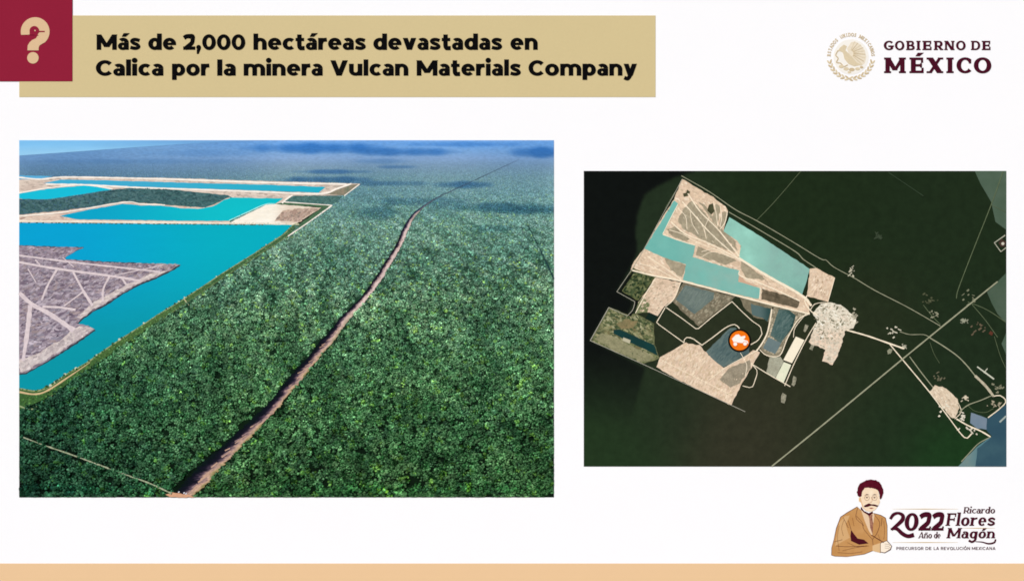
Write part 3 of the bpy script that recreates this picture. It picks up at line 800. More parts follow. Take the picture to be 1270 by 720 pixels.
for pts, wd in ((((24.2, 316.5), (90, 325), (199, 337)), 2.0), (((24.2, 325), (70, 333), (140, 342.4), (175, 348.2)), 2.8), (((71, 334), (60, 353), (52, 372)), 2.4), (((91, 337), (104, 361), (115.3, 379)), [2.2, 2.6, 4]),
                (((136, 343), (128.5, 358), (128, 374)), [2.4, 2.4, 3]), (((103, 362), (80, 379)), 1.7), (((140, 342), (170, 335.5), (203, 328.5)), 1.0), (((24.4, 363), (40, 377), (62, 389), (92, 409.5)), [5, 5.5, 5, 6]),
                (((38, 378), (34.5, 410), (29, 447)), [6, 5.4, 4]), (((53, 380), (75, 381), (94, 384)), 2.6), (((152, 345), (157, 353)), 2.2), (((78, 319), (92, 331)), 1.1), (((44, 322), (50, 328)), 1.6), (((35, 333), (45, 350)), 1.2)):
    line('quarry_track', pts, wd, .8, 1.32 + random.uniform(0, .12), SPR, sp, jit=.18, seed=int(pts[0][0]))
r_ = random.Random(4)
PER = ([300, 460], [.55, 1.5])
mottle('rubble', sp, SPIT, 11000, .5, 1.15, [(92, 78, 94), (120, 106, 120), (150, 136, 148), (186, 174, 184), (210, 198, 206), (170, 150, 146), (136, 132, 146)], 1.17, 3.0, -.3, .10, persp=PER, seed=1, soft=.6)
mottle('rubble', sp, [(118, 408), (96, 423), (71.5, 438), (53, 449.5), (32, 461), (25, 462), (25, 448), (42, 441), (60, 431), (80, 419), (92, 409), (102, 404)], 1500, .5, 1.2, [(236, 226, 220), (214, 202, 198), (190, 176, 176), (160, 146, 150)], 1.27, 1.8, -.5, .1, persp=PER, seed=2)
for i in range(520):            # spoil heaps and hollows between the tracks
    x, y = r_.uniform(26, 205), r_.uniform(307, 455)
    if not inside(np.array([x]), np.array([y]), SPIT)[0]: continue
    s = .5 + (y - 290) / 110
    ll = r_.uniform(1.0, 3.6) * s; hh = r_.uniform(.3, .75) * s; an = r_.uniform(-.8, .25)
    pts = []
    for k in range(7):
        u = 2 * math.pi * k / 7
        ax, ay = ll * math.cos(u) * r_.uniform(.6, 1), hh * math.sin(u) * r_.uniform(.6, 1.2)
        pts.append((x + ax * math.cos(an) - ay * math.sin(an), y + ax * math.sin(an) + ay * math.cos(an)))
    if not inside(np.array([q[0] for q in pts]), np.array([q[1] for q in pts]), SPIT).all(): continue
    t = r_.random()
    m_ = mat((84, 70, 88), fine=.2) if t < .45 else (mat((206, 194, 206), fine=.15) if t < .8 else mat((140, 138, 152), fine=.2))
    prism('spoil_heap', pts, .8, 1.19 + .05 * r_.random(), m_, sp)

# shore of the main lagoon
prism('shore_band', rough(BAND, .6, 4, 21, CLIP), .2, .84, mat((84, 112, 58), rgb2=(58, 92, 52), scale=9, fine=.25, fscale=40, grad=((70, 104, 70), 150, 330, (62, 104, 54), 440, 500)), ap)
line('shore_edge', [(371, 277.6)] + [(x + .4, y + .5) for x, y in SHORE_R], [.8, .9, 1.1, 1.4, 1.6], .4, .98, mat((176, 184, 130), rgb2=(120, 140, 96), scale=16), ap, jit=.5, seed=8)
line('sand_track', [(24.3, 485.6), (42, 488.4), (58, 484.5), (86, 466.5), (112, 449)], [2.2, 2.2, 2, 1.4, .6], .4, 1.04, mat((214, 186, 140), fine=.1), ap, jit=.2)
line('sand_track', [(24.3, 503), (39, 507.2), (56, 496.5), (66, 489)], [1.6, 2, 1.3, .6], .4, 1.06, mat((150, 166, 120), fine=.15), ap, jit=.2)
line('sand_track', [(228, 370), (234.5, 378)], 1.2, .4, 1.06, mat((200, 190, 150)), ap)
line('sand_track', [(357, 293), (318, 318), (276, 345), (236, 372), (204, 394)], [1.0, .7, .7, .7, .6], .4, 1.05, mat((116, 132, 88)), ap, jit=.4)
for i in range(46):             # boulders and bushes at the water line
    t = r_.random() ** .8
    k = t * (len(SHORE_R) - 2)
    a0, b0 = SHORE_R[int(k)], SHORE_R[int(k) + 1]
    f = k - int(k)
    x, y = a0[0] + (b0[0] - a0[0]) * f, a0[1] + (b0[1] - a0[1]) * f
    s = .5 + (y - 280) / 200
    prism('shore_bush', rough(disc(x - r_.uniform(0, 1), y, r_.uniform(.7, 1.4) * s, 7), .3 * s, 9, i), .4, 1.0 + .04 * (i % 3), mat((48, 84, 66) if i % 3 else (206, 208, 178), fine=.2), ap)

# dirt road cut through the forest
ry_ = smooth(ROAD[:, :2], 24); rw = np.interp(np.linspace(0, 1, len(ry_)), np.linspace(0, 1, len(ROAD)), ROAD[:, 2])
_rr = np.random.default_rng(12).normal(0, 1, len(rw) // 6 + 3)
rw = rw * (1 + .10 * np.interp(np.arange(len(rw)) / 6.0, np.arange(len(_rr)), _rr))
def road_verts():
    us = np.linspace(0, 1, 12)
    VV, CC = [], []
    rr = np.random.default_rng(3)
    s1 = s2 = 0
    for i, ((x, y), wd) in enumerate(zip(ry_, rw)):
        tg = ry_[min(i + 1, len(ry_) - 1)] - ry_[max(i - 1, 0)]
        tg = tg / np.linalg.norm(tg)
        # cut is measured along x, slightly tilted with the light
        s1 = .6 * s1 + rr.normal(0, .05); s2 = .5 * s2 + rr.normal(0, .06)
        far = np.clip((300 - y) / 70, 0, 1)
        for u in us:
            px = x + (u - .5) * wd + (rr.normal(0, .04) * wd if u in (0., 1.) else 0)
            py = y - (u - .5) * wd * .18
            v = u + s1 + rr.normal(0, .05) + .16 * np.clip((480 - y) / 100, 0, 1)
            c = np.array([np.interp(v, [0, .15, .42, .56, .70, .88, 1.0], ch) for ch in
                          ([8, 10, 24, 84, 168, 212, 150], [22, 16, 22, 68, 138, 174, 138], [22, 24, 38, 82, 132, 146, 92])])  # tree shadow on the left and sunlit right side painted into the road
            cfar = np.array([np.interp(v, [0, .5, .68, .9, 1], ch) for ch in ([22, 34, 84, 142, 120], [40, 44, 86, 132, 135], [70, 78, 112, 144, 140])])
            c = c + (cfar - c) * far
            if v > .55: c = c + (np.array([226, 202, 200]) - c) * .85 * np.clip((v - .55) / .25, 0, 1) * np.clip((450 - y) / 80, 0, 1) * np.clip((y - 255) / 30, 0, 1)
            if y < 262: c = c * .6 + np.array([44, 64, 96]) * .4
            VV.append(P(min(max(px, AX0), AX1), min(max(py, AY0), AY1), 1.0)); CC.append(c)
    n = len(us)
    FF = [(i * n + j, (i + 1) * n + j, (i + 1) * n + j + 1, i * n + j + 1) for i in range(len(ry_) - 1) for j in range(n - 1)]
    return np.array(VV), np.array(FF), np.array(CC)
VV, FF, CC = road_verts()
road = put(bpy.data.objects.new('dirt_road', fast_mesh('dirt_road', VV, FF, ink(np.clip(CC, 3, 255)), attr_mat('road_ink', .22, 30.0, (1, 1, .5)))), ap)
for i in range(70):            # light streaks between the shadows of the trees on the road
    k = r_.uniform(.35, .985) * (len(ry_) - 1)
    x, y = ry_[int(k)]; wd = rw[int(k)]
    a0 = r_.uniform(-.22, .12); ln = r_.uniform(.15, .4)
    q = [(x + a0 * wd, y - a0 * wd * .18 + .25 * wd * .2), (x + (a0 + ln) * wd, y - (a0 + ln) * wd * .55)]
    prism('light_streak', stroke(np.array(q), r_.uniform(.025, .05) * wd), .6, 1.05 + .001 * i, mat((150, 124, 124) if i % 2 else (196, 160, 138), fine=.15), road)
prism('sand_pad', rough([(206, 613), (213, 609.5), (222, 611), (234, 613), (243, 615.9), (212, 615.9)], .5, 3, 31), .4, 1.22, mat((222, 170, 134), rgb2=(200, 150, 120), scale=20), ap)
for x, y in ((227.5, 610.2), (230, 611.4), (221, 609.2)):
    prism('truck', [(x, y), (x + 1.7, y - .9), (x + 2.2, y + .3), (x + .5, y + 1.2)], .6, 1.6, mat((226, 230, 240)), road)
line('sand_track', [(29.7, 541.8), (57, 552), (86, 562), (112, 571.5), (135, 580), (160, 589), (187, 599), (213, 611)], [1.0, 1.5, 1.2, 1.5, 1.3, 1.6, 1.5, 2.2], .4, 2.3, mat((196, 200, 170), rgb2=(120, 136, 100), scale=40), ap, jit=.45)
line('power_cut', [(654.4, 279), (667, 304), (676, 322), (686.5, 345)], [.7, 1.2, 1.5, 1.7], .4, 1.3, mat((34, 64, 66)), ap, jit=.5)

# ---- tree crowns in relief
HOR = 162.0
def crown_size(y): return 10.0 * (y - HOR) / (616 - HOR)
road_x = lambda y: np.interp(y, ry_[::1, 1], ry_[:, 0])
road_w = lambda y: np.interp(y, ry_[:, 1], rw)
NO = [LAG_A, LAG_B, LAG_C, STRIP_D, LAG_E, LAG_F, SAND_G, SANDS_FAR, SAND_E, SEA, BAND, [(342, 253), (352, 250), (412, 254), (358, 294), (350, 291), (365, 279), (399, 257)]]
TRAIL = [(29.7, 541.8), (86, 562), (135, 580), (187, 599), (213, 611)]
POWER = [(654.4, 279), (667, 304), (676, 322), (686.5, 345)]
def scatter(n, ylo, yhi, power):
    # uniform on the ground plane: density in the picture falls with size squared
    u = rng.random(n)
    a, b = 1 / (ylo - HOR), 1 / (yhi - HOR)
    y = HOR + 1 / (a + (b - a) * u)
    x = rng.uniform(AX0, AX1, n)
    dx = (x - road_x(y)) / np.maximum(road_w(y), .5)
    bad = (dx > -.60) & (dx < .52)
    for q, tol in ((TRAIL, 1.7), (POWER, 1.0)):
        for (ax, ay), (bx, by) in zip(q[:-1], q[1:]):
            t = np.clip(((x - ax) * (bx - ax) + (y - ay) * (by - ay)) / ((bx - ax) ** 2 + (by - ay) ** 2), 0, 1)
            bad |= np.hypot(x - ax - t * (bx - ax), (y - ay - t * (by - ay))) < tol
    for q in NO: bad |= inside(x, y, q)
    k = ~bad
    return x[k], y[k]

def domes(x, y, r, top, depth, cols, sides=6):
    """little uneven leaf domes, one per entry; all numpy"""
    n = len(x)
    th = rng.uniform(0, 2 * np.pi, n)[:, None] + np.arange(sides)[None] * 2 * np.pi / sides
    rr = r[:, None] * rng.uniform(.65, 1.25, (n, sides))
    rx = x[:, None] + rr * np.cos(th); ry = y[:, None] + rr * np.sin(th) * .86
    rd = (top - depth)[:, None] + np.zeros((1, sides)) + depth[:, None] * rng.uniform(-.25, .25, (n, sides))
    ax = x + rng.uniform(-.3, .3, n) * r; ay = y + rng.uniform(-.3, .3, n) * r
    PX = np.c_[ax, rx].reshape(-1); PY = np.c_[ay, ry].reshape(-1); PD = np.c_[top, rd].reshape(-1)
    PX = np.clip(PX, AX0, AX1); PY = np.clip(PY, AY0, AY1)
    V = np.stack([(PX - 635) * U, -PD * U, BOT + (720 - PY) * U], -1)
    b = np.arange(n)[:, None] * (sides + 1)
    j = np.arange(sides)
    F = np.stack([np.broadcast_to(b, (n, sides)), b + 1 + j, b + 1 + (j + 1) % sides], -1).reshape(-1, 3)[:, [0, 2, 1]]
    C = np.repeat(cols, sides + 1, 0)
    return V, F, C

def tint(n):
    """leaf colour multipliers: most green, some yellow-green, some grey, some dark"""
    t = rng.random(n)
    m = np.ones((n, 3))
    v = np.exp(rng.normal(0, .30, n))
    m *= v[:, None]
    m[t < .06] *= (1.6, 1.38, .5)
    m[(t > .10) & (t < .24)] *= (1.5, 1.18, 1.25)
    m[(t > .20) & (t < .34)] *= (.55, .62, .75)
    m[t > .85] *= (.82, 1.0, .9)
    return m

CROWNM = attr_mat('leaf_ink', .12, 60.0)
allV, allF, allC, off = [], [], [], 0
def add(V, F, C):
    global off
    allV.append(V); allF.append(F + off); allC.append(C); off += len(V)

# distant and middle-distance crowns: two or three small domes each
def edge_taper(x, y):
    e = np.minimum(np.minimum(x - AX0, AX1 - x), AY1 - y)
    dx = (x - road_x(y)) / np.maximum(road_w(y), .5)     # roadside crowns flattened so they cast less shade on the road
    return np.clip(e / 14, .12, 1) * np.where((dx > -1.3) & (dx < 0), np.interp(y, [250, 440, 616], [.3, .45, .75]), 1)
x, y = scatter(118000, 197, 430, 2)
k = (rng.random(len(x)) > np.clip((y - 330) / 100, 0, 1)) & (rng.random(len(x)) < np.clip((y - 196) / 22, 0, 1))
x, y = x[k], y[k]
nb = 3
c = crown_size(y)
cm = ink(np.clip(field(x, y), 2, 255))
soft = np.interp(y, [197, 215, 250, 320, 400], [.05, .3, .6, .9, 1.0])[:, None]
cm = cm * (1 + (tint(len(x)) - 1) * soft)
bx = np.repeat(x, nb) + np.repeat(c, nb) * rng.uniform(-.45, .45, len(x) * nb)
by = np.repeat(y, nb) + np.repeat(c, nb) * rng.uniform(-.33, .33, len(x) * nb)
cb = np.repeat(c, nb)
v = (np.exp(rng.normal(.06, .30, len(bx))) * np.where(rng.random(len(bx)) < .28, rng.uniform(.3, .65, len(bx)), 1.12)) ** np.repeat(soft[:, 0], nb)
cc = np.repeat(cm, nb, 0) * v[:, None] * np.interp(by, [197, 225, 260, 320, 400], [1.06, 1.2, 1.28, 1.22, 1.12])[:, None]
top = .45 + cb * rng.uniform(.1, .34, len(bx)) * edge_taper(bx, by)
add(*domes(bx, by, cb * rng.uniform(.22, .38, len(bx)), top, cb * .2 * edge_taper(bx, by), cc, 5))
# low bushes on the shore band
bx = rng.uniform(AX0, 375, 60000); by = rng.uniform(278, 508, 60000)
k = inside(bx, by, BAND) & (rng.random(60000) < np.interp(by, [278, 330, 480], [1, .8, .35]))
for (ax, ay), (ex, ey), tol in (((24, 485.6), (42, 488.4), 2.4), ((42, 488.4), (58, 484.5), 2.4), ((58, 484.5), (86, 466.5), 2.2), ((86, 466.5), (112, 449), 1.4), ((24, 503), (39, 507.2), 1.8), ((39, 507.2), (66, 489), 1.6)):
    t = np.clip(((bx - ax) * (ex - ax) + (by - ay) * (ey - ay)) / ((ex - ax) ** 2 + (ey - ay) ** 2), 0, 1)
    k &= np.hypot(bx - ax - t * (ex - ax), by - ay - t * (ey - ay)) > tol
bx, by = bx[k], by[k]
cb = crown_size(by)
cc = ink(np.stack([np.interp(by, [278, 400, 490], q) for q in ((92, 84, 70), (126, 118, 108), (92, 66, 54))], -1)) * np.exp(rng.normal(0, .38, len(bx)))[:, None]
add(*domes(bx, by, cb * rng.uniform(.12, .26, len(bx)), .9 + cb * rng.uniform(.03, .15, len(bx)), cb * .12, cc, 5))
# near crowns: clumps of leaf domes
x, y = scatter(25000, 330, 618, 2)
k = rng.random(len(x)) < np.clip((y - 330) / 100, 0, 1)
x, y = x[k], y[k]
order = np.argsort(-y)
x, y = x[order], y[order]
ok = (y < 610) & (x > AX0 + 5) & (x < AX1 - 5)
cand = np.where(ok)[0][:300]
single = np.zeros(len(x), bool); single[cand] = True
def warm(cc, v):                # sunlit leaves are greyer and yellower than shaded ones
    l = cc.mean(-1, keepdims=True) * np.array([1.0, 1.22, .78])
    k = np.clip((v - .9) / .6, 0, 1)[..., None] * .26
    return cc + (l - cc) * k
def clump(x, y, c, cols, nb=12, flat=True):
    n = len(x)
    a_ = rng.uniform(0, 2 * np.pi, (n, nb)); q_ = np.sqrt(rng.random((n, nb))) * .50
    bx = x[:, None] + c[:, None] * q_ * np.cos(a_); by = y[:, None] + c[:, None] * q_ * np.sin(a_) * .85
    r = c[:, None] * rng.uniform(.12, .23, (n, nb))
    hcr = c * rng.uniform(.2, .5, n)
    tp = edge_taper(x, y)[:, None] if flat else np.ones((n, 1))
    top = .45 + tp * (hcr[:, None] * (1 - 1.9 * q_ ** 2) + c[:, None] * rng.uniform(-.05, .10, (n, nb)))
    dk = rng.random((n, nb)) < .34
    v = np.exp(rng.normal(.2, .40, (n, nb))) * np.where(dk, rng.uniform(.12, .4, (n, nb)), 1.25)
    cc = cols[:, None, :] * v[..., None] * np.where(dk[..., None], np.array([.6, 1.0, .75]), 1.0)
    cc = warm(cc, v) if flat else cc
    return domes(bx.ravel(), by.ravel(), r.ravel(), top.ravel(), (r * .85 * tp).ravel(), cc.reshape(-1, 3), 5)
cm = ink(np.clip(field(x, y), 2, 255)) * tint(len(x)) * 1.42 * np.interp(y, [350, 450, 616], [.88, .80, .70])[:, None]
k = ~single
add(*clump(x[k], y[k], crown_size(y[k]), cm[k]))
st = put(bpy.data.objects.new('tree_crowns', fast_mesh('tree_crowns', np.concatenate(allV), np.concatenate(allF), np.concatenate(allC), CROWNM)), forest)
st['kind'] = 'stuff'
# the 300 crowns that show largest: objects of their own
variants = []
for i in range(14):
    V, F, C = clump(np.array([355.0]), np.array([400.0]), np.array([10.0]), np.ones((1, 3)), 14, False)
    V = V - np.array(P(355, 400, 0))
    variants.append(fast_mesh('tree_crown', V, F, C, CROWNM))
for n_, i in enumerate(cand):
    o = bpy.data.objects.new('tree_crown', variants[n_ % 14])
    s = crown_size(y[i]) / 10
    o.location = P(x[i], y[i], 0); o.scale = (s, s * float(edge_taper(x[i], y[i])), s)
    o.color = (*(cm[i] * (.72 + .28 * float(edge_taper(x[i], y[i])))), 1)  # flattened crowns get a darker colour for the shading they lose
    put(o, forest)

# =================================================================== the satellite photograph
sa = thing('satellite_photograph', 'satellite photograph print of pale quarry pits among nearly black forest', 'photograph', P(986, 578))
BX0, BX1, BY0, BY1 = 724.0, 1248.0, 212.0, 578.0
prism('backing_sheet', [(BX0, BY0), (BX1, BY0), (BX1, BY1), (BX0, BY1)], -1, 0.25, mat((34, 44, 30)), sa)
gx, gy = np.meshgrid(np.linspace(BX0, BX1, 300), np.linspace(BY0, BY1, 210))
tx, ty = (gx - BX0) / (BX1 - BX0), (gy - BY0) / (BY1 - BY0)
def blend(pts):                 # patches of different satellite exposures, blended by distance
    wsum = 0; acc = 0
    for px, py, col, rad in pts:
        wt = np.exp(-(((gx - px) ** 2 + (gy - py) ** 2) / (rad * rad)))+1e-6
        acc = acc + wt[..., None] * np.array(col, float); wsum = wsum + wt
    return acc / wsum[..., None]
cf = blend([(840, 300, (33, 46, 30), 60), (1000, 260, (28, 42, 23), 90), (1150, 300, (29, 43, 25), 90), (760, 560, (33, 52, 29), 70), (820, 500, (32, 44, 29), 50), (920, 540, (50, 50, 36), 75), (900, 410, (42, 48, 32), 70), (1010, 480, (46, 48, 33), 60), (1090, 520, (30, 46, 27), 80),
            (1170, 570, (26, 58, 27), 40), (1080, 400, (38, 45, 28), 60), (1200, 430, (30, 44, 27), 60), (950, 330, (30, 42, 24), 40)])
NPOLY = [(700, 200), (862, 200), (862, 212), (840, 219), (818, 229), (799, 242), (791, 263), (788, 285), (790, 312), (783, 330), (765, 361), (786, 375), (778, 390), (755, 381), (731, 422), (800, 456), (760, 600), (700, 600)]
nm = inside(gx, gy, NPOLY).astype(float)
for _ in range(2):
    nm[1:-1, 1:-1] = (nm[1:-1, 1:-1] * 2 + nm[:-2, 1:-1] + nm[2:, 1:-1] + nm[1:-1, :-2] + nm[1:-1, 2:]) / 6
nm = nm * np.clip((530 - gy) / 100, 0, 1)
cf = cf + nm[..., None] * (np.array([11, 15, 13]) - cf)
V = np.stack([(gx - 635) * U, np.full_like(gx, -0.4 * U), BOT + (720 - gy) * U], -1).reshape(-1, 3)
idx = np.arange(gx.size).reshape(gx.shape)
Fq = np.stack([idx[:-1, :-1], idx[1:, :-1], idx[1:, 1:], idx[:-1, 1:]], -1).reshape(-1, 4)
sf = put(bpy.data.objects.new('forest', fast_mesh('satellite_forest', V, Fq, ink(cf.reshape(-1, 3)), attr_mat('dark_forest_ink', .16, 9.0))), sa)
BC = (724, 724.0, 212, 212.0, 1248, 1248.0, 578, 578.0)
NIGHT = mat((12, 16, 13), rgb2=(15, 19, 15), scale=2)
PALE = mat((72, 92, 74), rgb2=(84, 102, 86), scale=5)
prism('pale_field', [(1208.7, 212), (1216, 228), (1229, 250), (1234.5, 275), (1248, 285), (1248, 212)], .2, .5, PALE, sa)
prism('pale_field', [(1248, 338), (1224, 362), (1230, 376), (1237, 389), (1248, 401)], .2, .5, mat((68, 88, 70), rgb2=(80, 96, 80), scale=5), sa)
prism('pale_field', [(1248, 412), (1242, 426), (1248, 440)], .2, .5, PALE, sa)
# sea at the corner
prism('shallow_water', rough([(1228.7, 540.5), (1210.5, 554), (1188, 578), (1248, 578), (1248, 560)], .5, 5, 41, BC), .2, .55, mat((122, 140, 132), rgb2=(96, 132, 138), scale=5, grad=((60, 110, 124), 1200, 1220, None, 0, 1)), sa)
prism('sea', rough([(1248, 501), (1224, 518.5), (1221.6, 530.6), (1230, 541), (1212, 556), (1209.5, 578), (1248, 578)], .4, 5, 42, BC), .2, .62, mat((52, 84, 98), rgb2=(46, 76, 92), scale=3, grad=(None, 0, 1, (64, 96, 106), 535, 560)), sa)
prism('harbour_basin', rough([(1204.7, 511), (1224, 518), (1223, 532), (1211.7, 531), (1203, 524)], .5, 4, 43), .2, .68, mat((110, 130, 146), rgb2=(122, 136, 150), scale=8), sa)

SANDM = mat((236, 212, 182), rgb2=(212, 184, 156), scale=7, fine=.14, fscale=30, var=.05)
PEACH = mat((238, 214, 188), rgb2=(216, 188, 160), scale=8, fine=.12, fscale=30, var=.05)
BRN = mat((178, 166, 140), rgb2=(150, 138, 114), scale=9, fine=.18, fscale=28)
OLV = mat((132, 130, 92), rgb2=(72, 84, 54), scale=11, fine=.35, fscale=25, var=.15)
AQ = dict(var=.04)
K1 = [(846, 222), (884, 244.5), (900, 256), (903, 262), (899, 278), (897, 285), (908, 293), (920, 301), (916, 319), (950, 340), (994, 365), (1003, 374), (1004, 389), (958, 379), (914, 367.5), (846.5, 349.5), (812, 343), (782, 334), (786, 324), (799, 308), (822, 268), (836, 247)]
prism('quarry_floor', rough(K1, .6, 4, 44), .2, .7, SANDM, sa)
prism('quarry_floor', rough([(1004.5, 333), (1013, 332.6), (1035, 344), (1026.6, 374), (1001, 367)], .5, 4, 45), .2, .7, SANDM, sa)
prism('scrub_plot', rough([(785, 332), (813, 343), (792, 373), (771, 361)], .8, 4, 46), .2, .72, mat((122, 124, 78), rgb2=(40, 56, 34), scale=13, fine=.35, fscale=25), sa)
prism('inlet_channel', stroke(np.array([(787, 334), (769, 361.5), (790, 374), (781, 392)]), 3.2), .2, .76, NIGHT, sa)
prism('quarry_floor', rough([(813, 344), (845, 350), (836, 370), (824, 380), (815, 391), (805, 387), (790, 388), (792, 374), (802, 360)], .7, 4, 47), .2, .74, PEACH, sa)
prism('scrub_plot', rough([(792, 374), (800, 366), (806, 378), (803, 387), (788, 389)], .6, 4, 70), .2, .78, mat((140, 144, 104), rgb2=(96, 108, 70), scale=8, fine=.2), sa)
prism('scrub_plot', rough([(755, 381), (779, 390), (790, 389), (811, 401), (812, 427), (818, 444), (797, 451), (732, 422)], .6, 4, 48), .2, .72, OLV, sa)
prism('sand_patch', rough([(738, 420), (748, 412), (775, 424), (800, 436), (812, 444), (796, 449), (760, 434)], 1.4, 4, 49), .4, .8, mat((158, 152, 118), rgb2=(122, 122, 90), scale=8, fine=.2), sa)
prism('sand_patch', rough([(764, 402), (775, 396), (790, 398), (786, 406), (770, 407)], 1.2, 4, 50), .4, .8, mat((150, 130, 92), rgb2=(118, 112, 78), scale=8, fine=.2), sa)
prism('pond', rough([(761, 408.5), (768, 408), (790, 418), (811, 427), (816, 440.5), (800, 433), (781, 424.5), (761, 413)], .4, 4, 51), .4, .86, mat((20, 62, 60), rgb2=(24, 52, 50), scale=8), sa)
prism('sand_patch', [(773, 418), (782, 421.5), (781, 426), (772, 422)], .4, .9, mat((190, 184, 156)), sa)
prism('pond', [(805, 387), (815, 391.5), (811, 399.5), (800, 395)], .4, .86, mat((20, 40, 32)), sa)
prism('pond_bank', rough([(847, 350), (912, 368), (904, 376), (866, 404), (834, 374)], .8, 4, 52), .2, .74, mat((138, 126, 104), rgb2=(98, 94, 76), scale=10, fine=.22, fscale=28), sa)
prism('pond', rough([(850, 353), (886, 363), (885, 370), (870, 383), (861, 389), (850, 381), (838, 371)], .5, 4, 53), .4, .84, mat((112, 126, 116), rgb2=(92, 108, 106), scale=7), sa)
prism('quarry_floor', rough([(818, 443), (850, 424.5), (868, 428), (876, 437), (897.5, 456), (914, 447), (934, 434), (942, 436), (934, 452), (923, 470), (918, 478), (907, 502.5), (860, 480), (830, 464), (814, 455)], .7, 4, 54), .2, .72, PEACH, sa)
prism('quarry_stockpile', rough([(905, 455), (930, 446), (931, 456), (918, 474), (905, 481), (893, 470)], 1, 4, 55), .4, .8, mat((168, 156, 134), rgb2=(140, 130, 110), scale=9, fine=.2), sa)
prism('pond', rough([(905, 406.5), (912, 406), (930, 428), (928.8, 438), (914, 447.5), (897.5, 455), (886, 447), (875.6, 436)], .5, 4, 56), .4, .84, mat((108, 124, 118), rgb2=(84, 104, 104), scale=7, grad=((44, 66, 66), 905, 926, None, 0, 1)), sa)
prism('pond_bank', rough([(918, 369), (960, 379), (955, 400), (948, 396), (935, 393), (922, 380)], .6, 4, 57), .2, .73, mat((142, 132, 108), rgb2=(104, 98, 78), scale=10, fine=.2), sa)
prism('pond', rough([(931, 376.5), (957, 383), (952, 398.5), (945, 394), (933, 390)], .5, 4, 58), .4, .84, mat((88, 110, 108), grad=((44, 74, 72), 940, 956, None, 0, 1)), sa)
prism('pond_bank', rough([(958, 380), (1000, 388), (990, 398), (977, 419), (968, 440), (954, 443), (943, 432), (952, 410)], .6, 4, 59), .2, .73, mat((150, 140, 116), rgb2=(116, 108, 88), scale=10, fine=.2), sa)
prism('pond', rough([(966, 383), (978, 384), (987, 391), (984, 404), (969, 425), (955, 416), (960, 400)], .5, 4, 60), .4, .84, mat((98, 118, 112), rgb2=(58, 86, 82), scale=8, grad=((26, 58, 54), 968, 984, None, 0, 1)), sa)
prism('pond', rough([(953, 418), (969, 425), (961, 439), (946, 431)], .4, 4, 61), .4, .86, mat((118, 134, 132), rgb2=(100, 118, 120), scale=7), sa)
prism('quarry_floor', rough([(954, 443), (968, 442), (972, 447), (962, 468), (950, 463)], .6, 4, 62), .2, .74, mat((182, 182, 160), rgb2=(150, 146, 126), scale=10, fine=.15), sa)
prism('storage_pad', [(987, 417), (997.5, 421.5), (982, 450), (971.5, 446)], .4, .86, mat((250, 238, 212), var=.03, scale=9), sa)
prism('storage_pad', [(972, 448.5), (981, 452), (971.5, 474.5), (962, 468)], .4, .86, mat((244, 238, 212), rgb2=(222, 228, 196), scale=9), sa)
# processing plant
prism('plant_yard', rough([(1018, 377), (1031, 374.5), (1045, 379), (1056, 389), (1062, 397), (1058, 406), (1047.5, 411), (1041, 435), (1033, 452.5), (1020, 447), (1023.5, 433), (1003, 424.5), (1008, 410), (1013, 400), (1008, 388)], .9, 3, 63), .2, .74, mat((246, 238, 218), rgb2=(214, 204, 182), scale=12, fine=.18, fscale=30, grad=(None, 0, 1, (240, 210, 184), 400, 416)), sa)
def shard(x, y, a, b, an, r):    # small angular footprint, turned by an
    q = [(-a, -b), (a * r.uniform(.6, 1), -b * r.uniform(.7, 1.2)), (a, b * r.uniform(.2, 1)), (a * r.uniform(-.2, .5), b), (-a * r.uniform(.6, 1), b * r.uniform(.5, 1))]
    return [(x + u * math.cos(an) - v * math.sin(an), y + u * math.sin(an) + v * math.cos(an)) for u, v in q]
for i in range(190):
    x, y = r_.uniform(1010, 1060), r_.uniform(376, 422)
    if not inside(np.array([x]), np.array([y]), [(1018, 379), (1031, 377), (1045, 381), (1058, 396), (1046, 410), (1040, 424), (1008, 420), (1010, 390)])[0]: continue
    prism('plant_building', shard(x, y, r_.uniform(.4, 2.6), r_.uniform(.25, .9), r_.choice((.5, -1.07, .5, 0)), r_), .4, .8 + .05 * r_.random(), mat([(130, 120, 98), (253, 248, 232), (156, 148, 124), (246, 226, 204), (104, 104, 80)][i % 5]), sa)
for a0, a1, a2, a3 in ((982, 465, 988, 479), (968, 487, 976, 500), (996, 402, 1002, 412), (1004, 426, 1010, 434)):
    prism('plant_building', rough([(a0 + 2, a1), (a2, a1 + 2), (a2 - 3, a3), (a0, a3 - 2)], .7, 3, int(a0)), .4, .8, mat((176, 170, 148), rgb2=(110, 110, 90), scale=30), sa)
# turquoise pits
prism('flooded_pit', rough([(836, 248.5), (841, 252), (822, 291), (862, 304), (859, 318.5), (880, 325), (900, 331), (917, 335), (915, 349), (943, 357), (941, 370.5), (914, 365), (847, 347), (851, 328), (818, 317), (799.5, 308)], .4, 4, 64), .4, .86, mat((104, 178, 168), rgb2=(120, 186, 174), scale=3.5, grad=((142, 182, 170), 820, 890, None, 0, 1), **AQ), sa)
prism('flooded_pit', rough([(904.5, 269.5), (897, 287), (914, 298), (919, 305), (916, 320.5), (959.5, 348), (994, 366), (1000, 350), (1004, 333), (984, 320), (952, 299), (930, 285)], .4, 4, 65), .4, .86, mat((158, 216, 198), rgb2=(140, 192, 176), scale=4, grad=((136, 174, 164), 925, 965, (124, 172, 160), 330, 362), **AQ), sa)
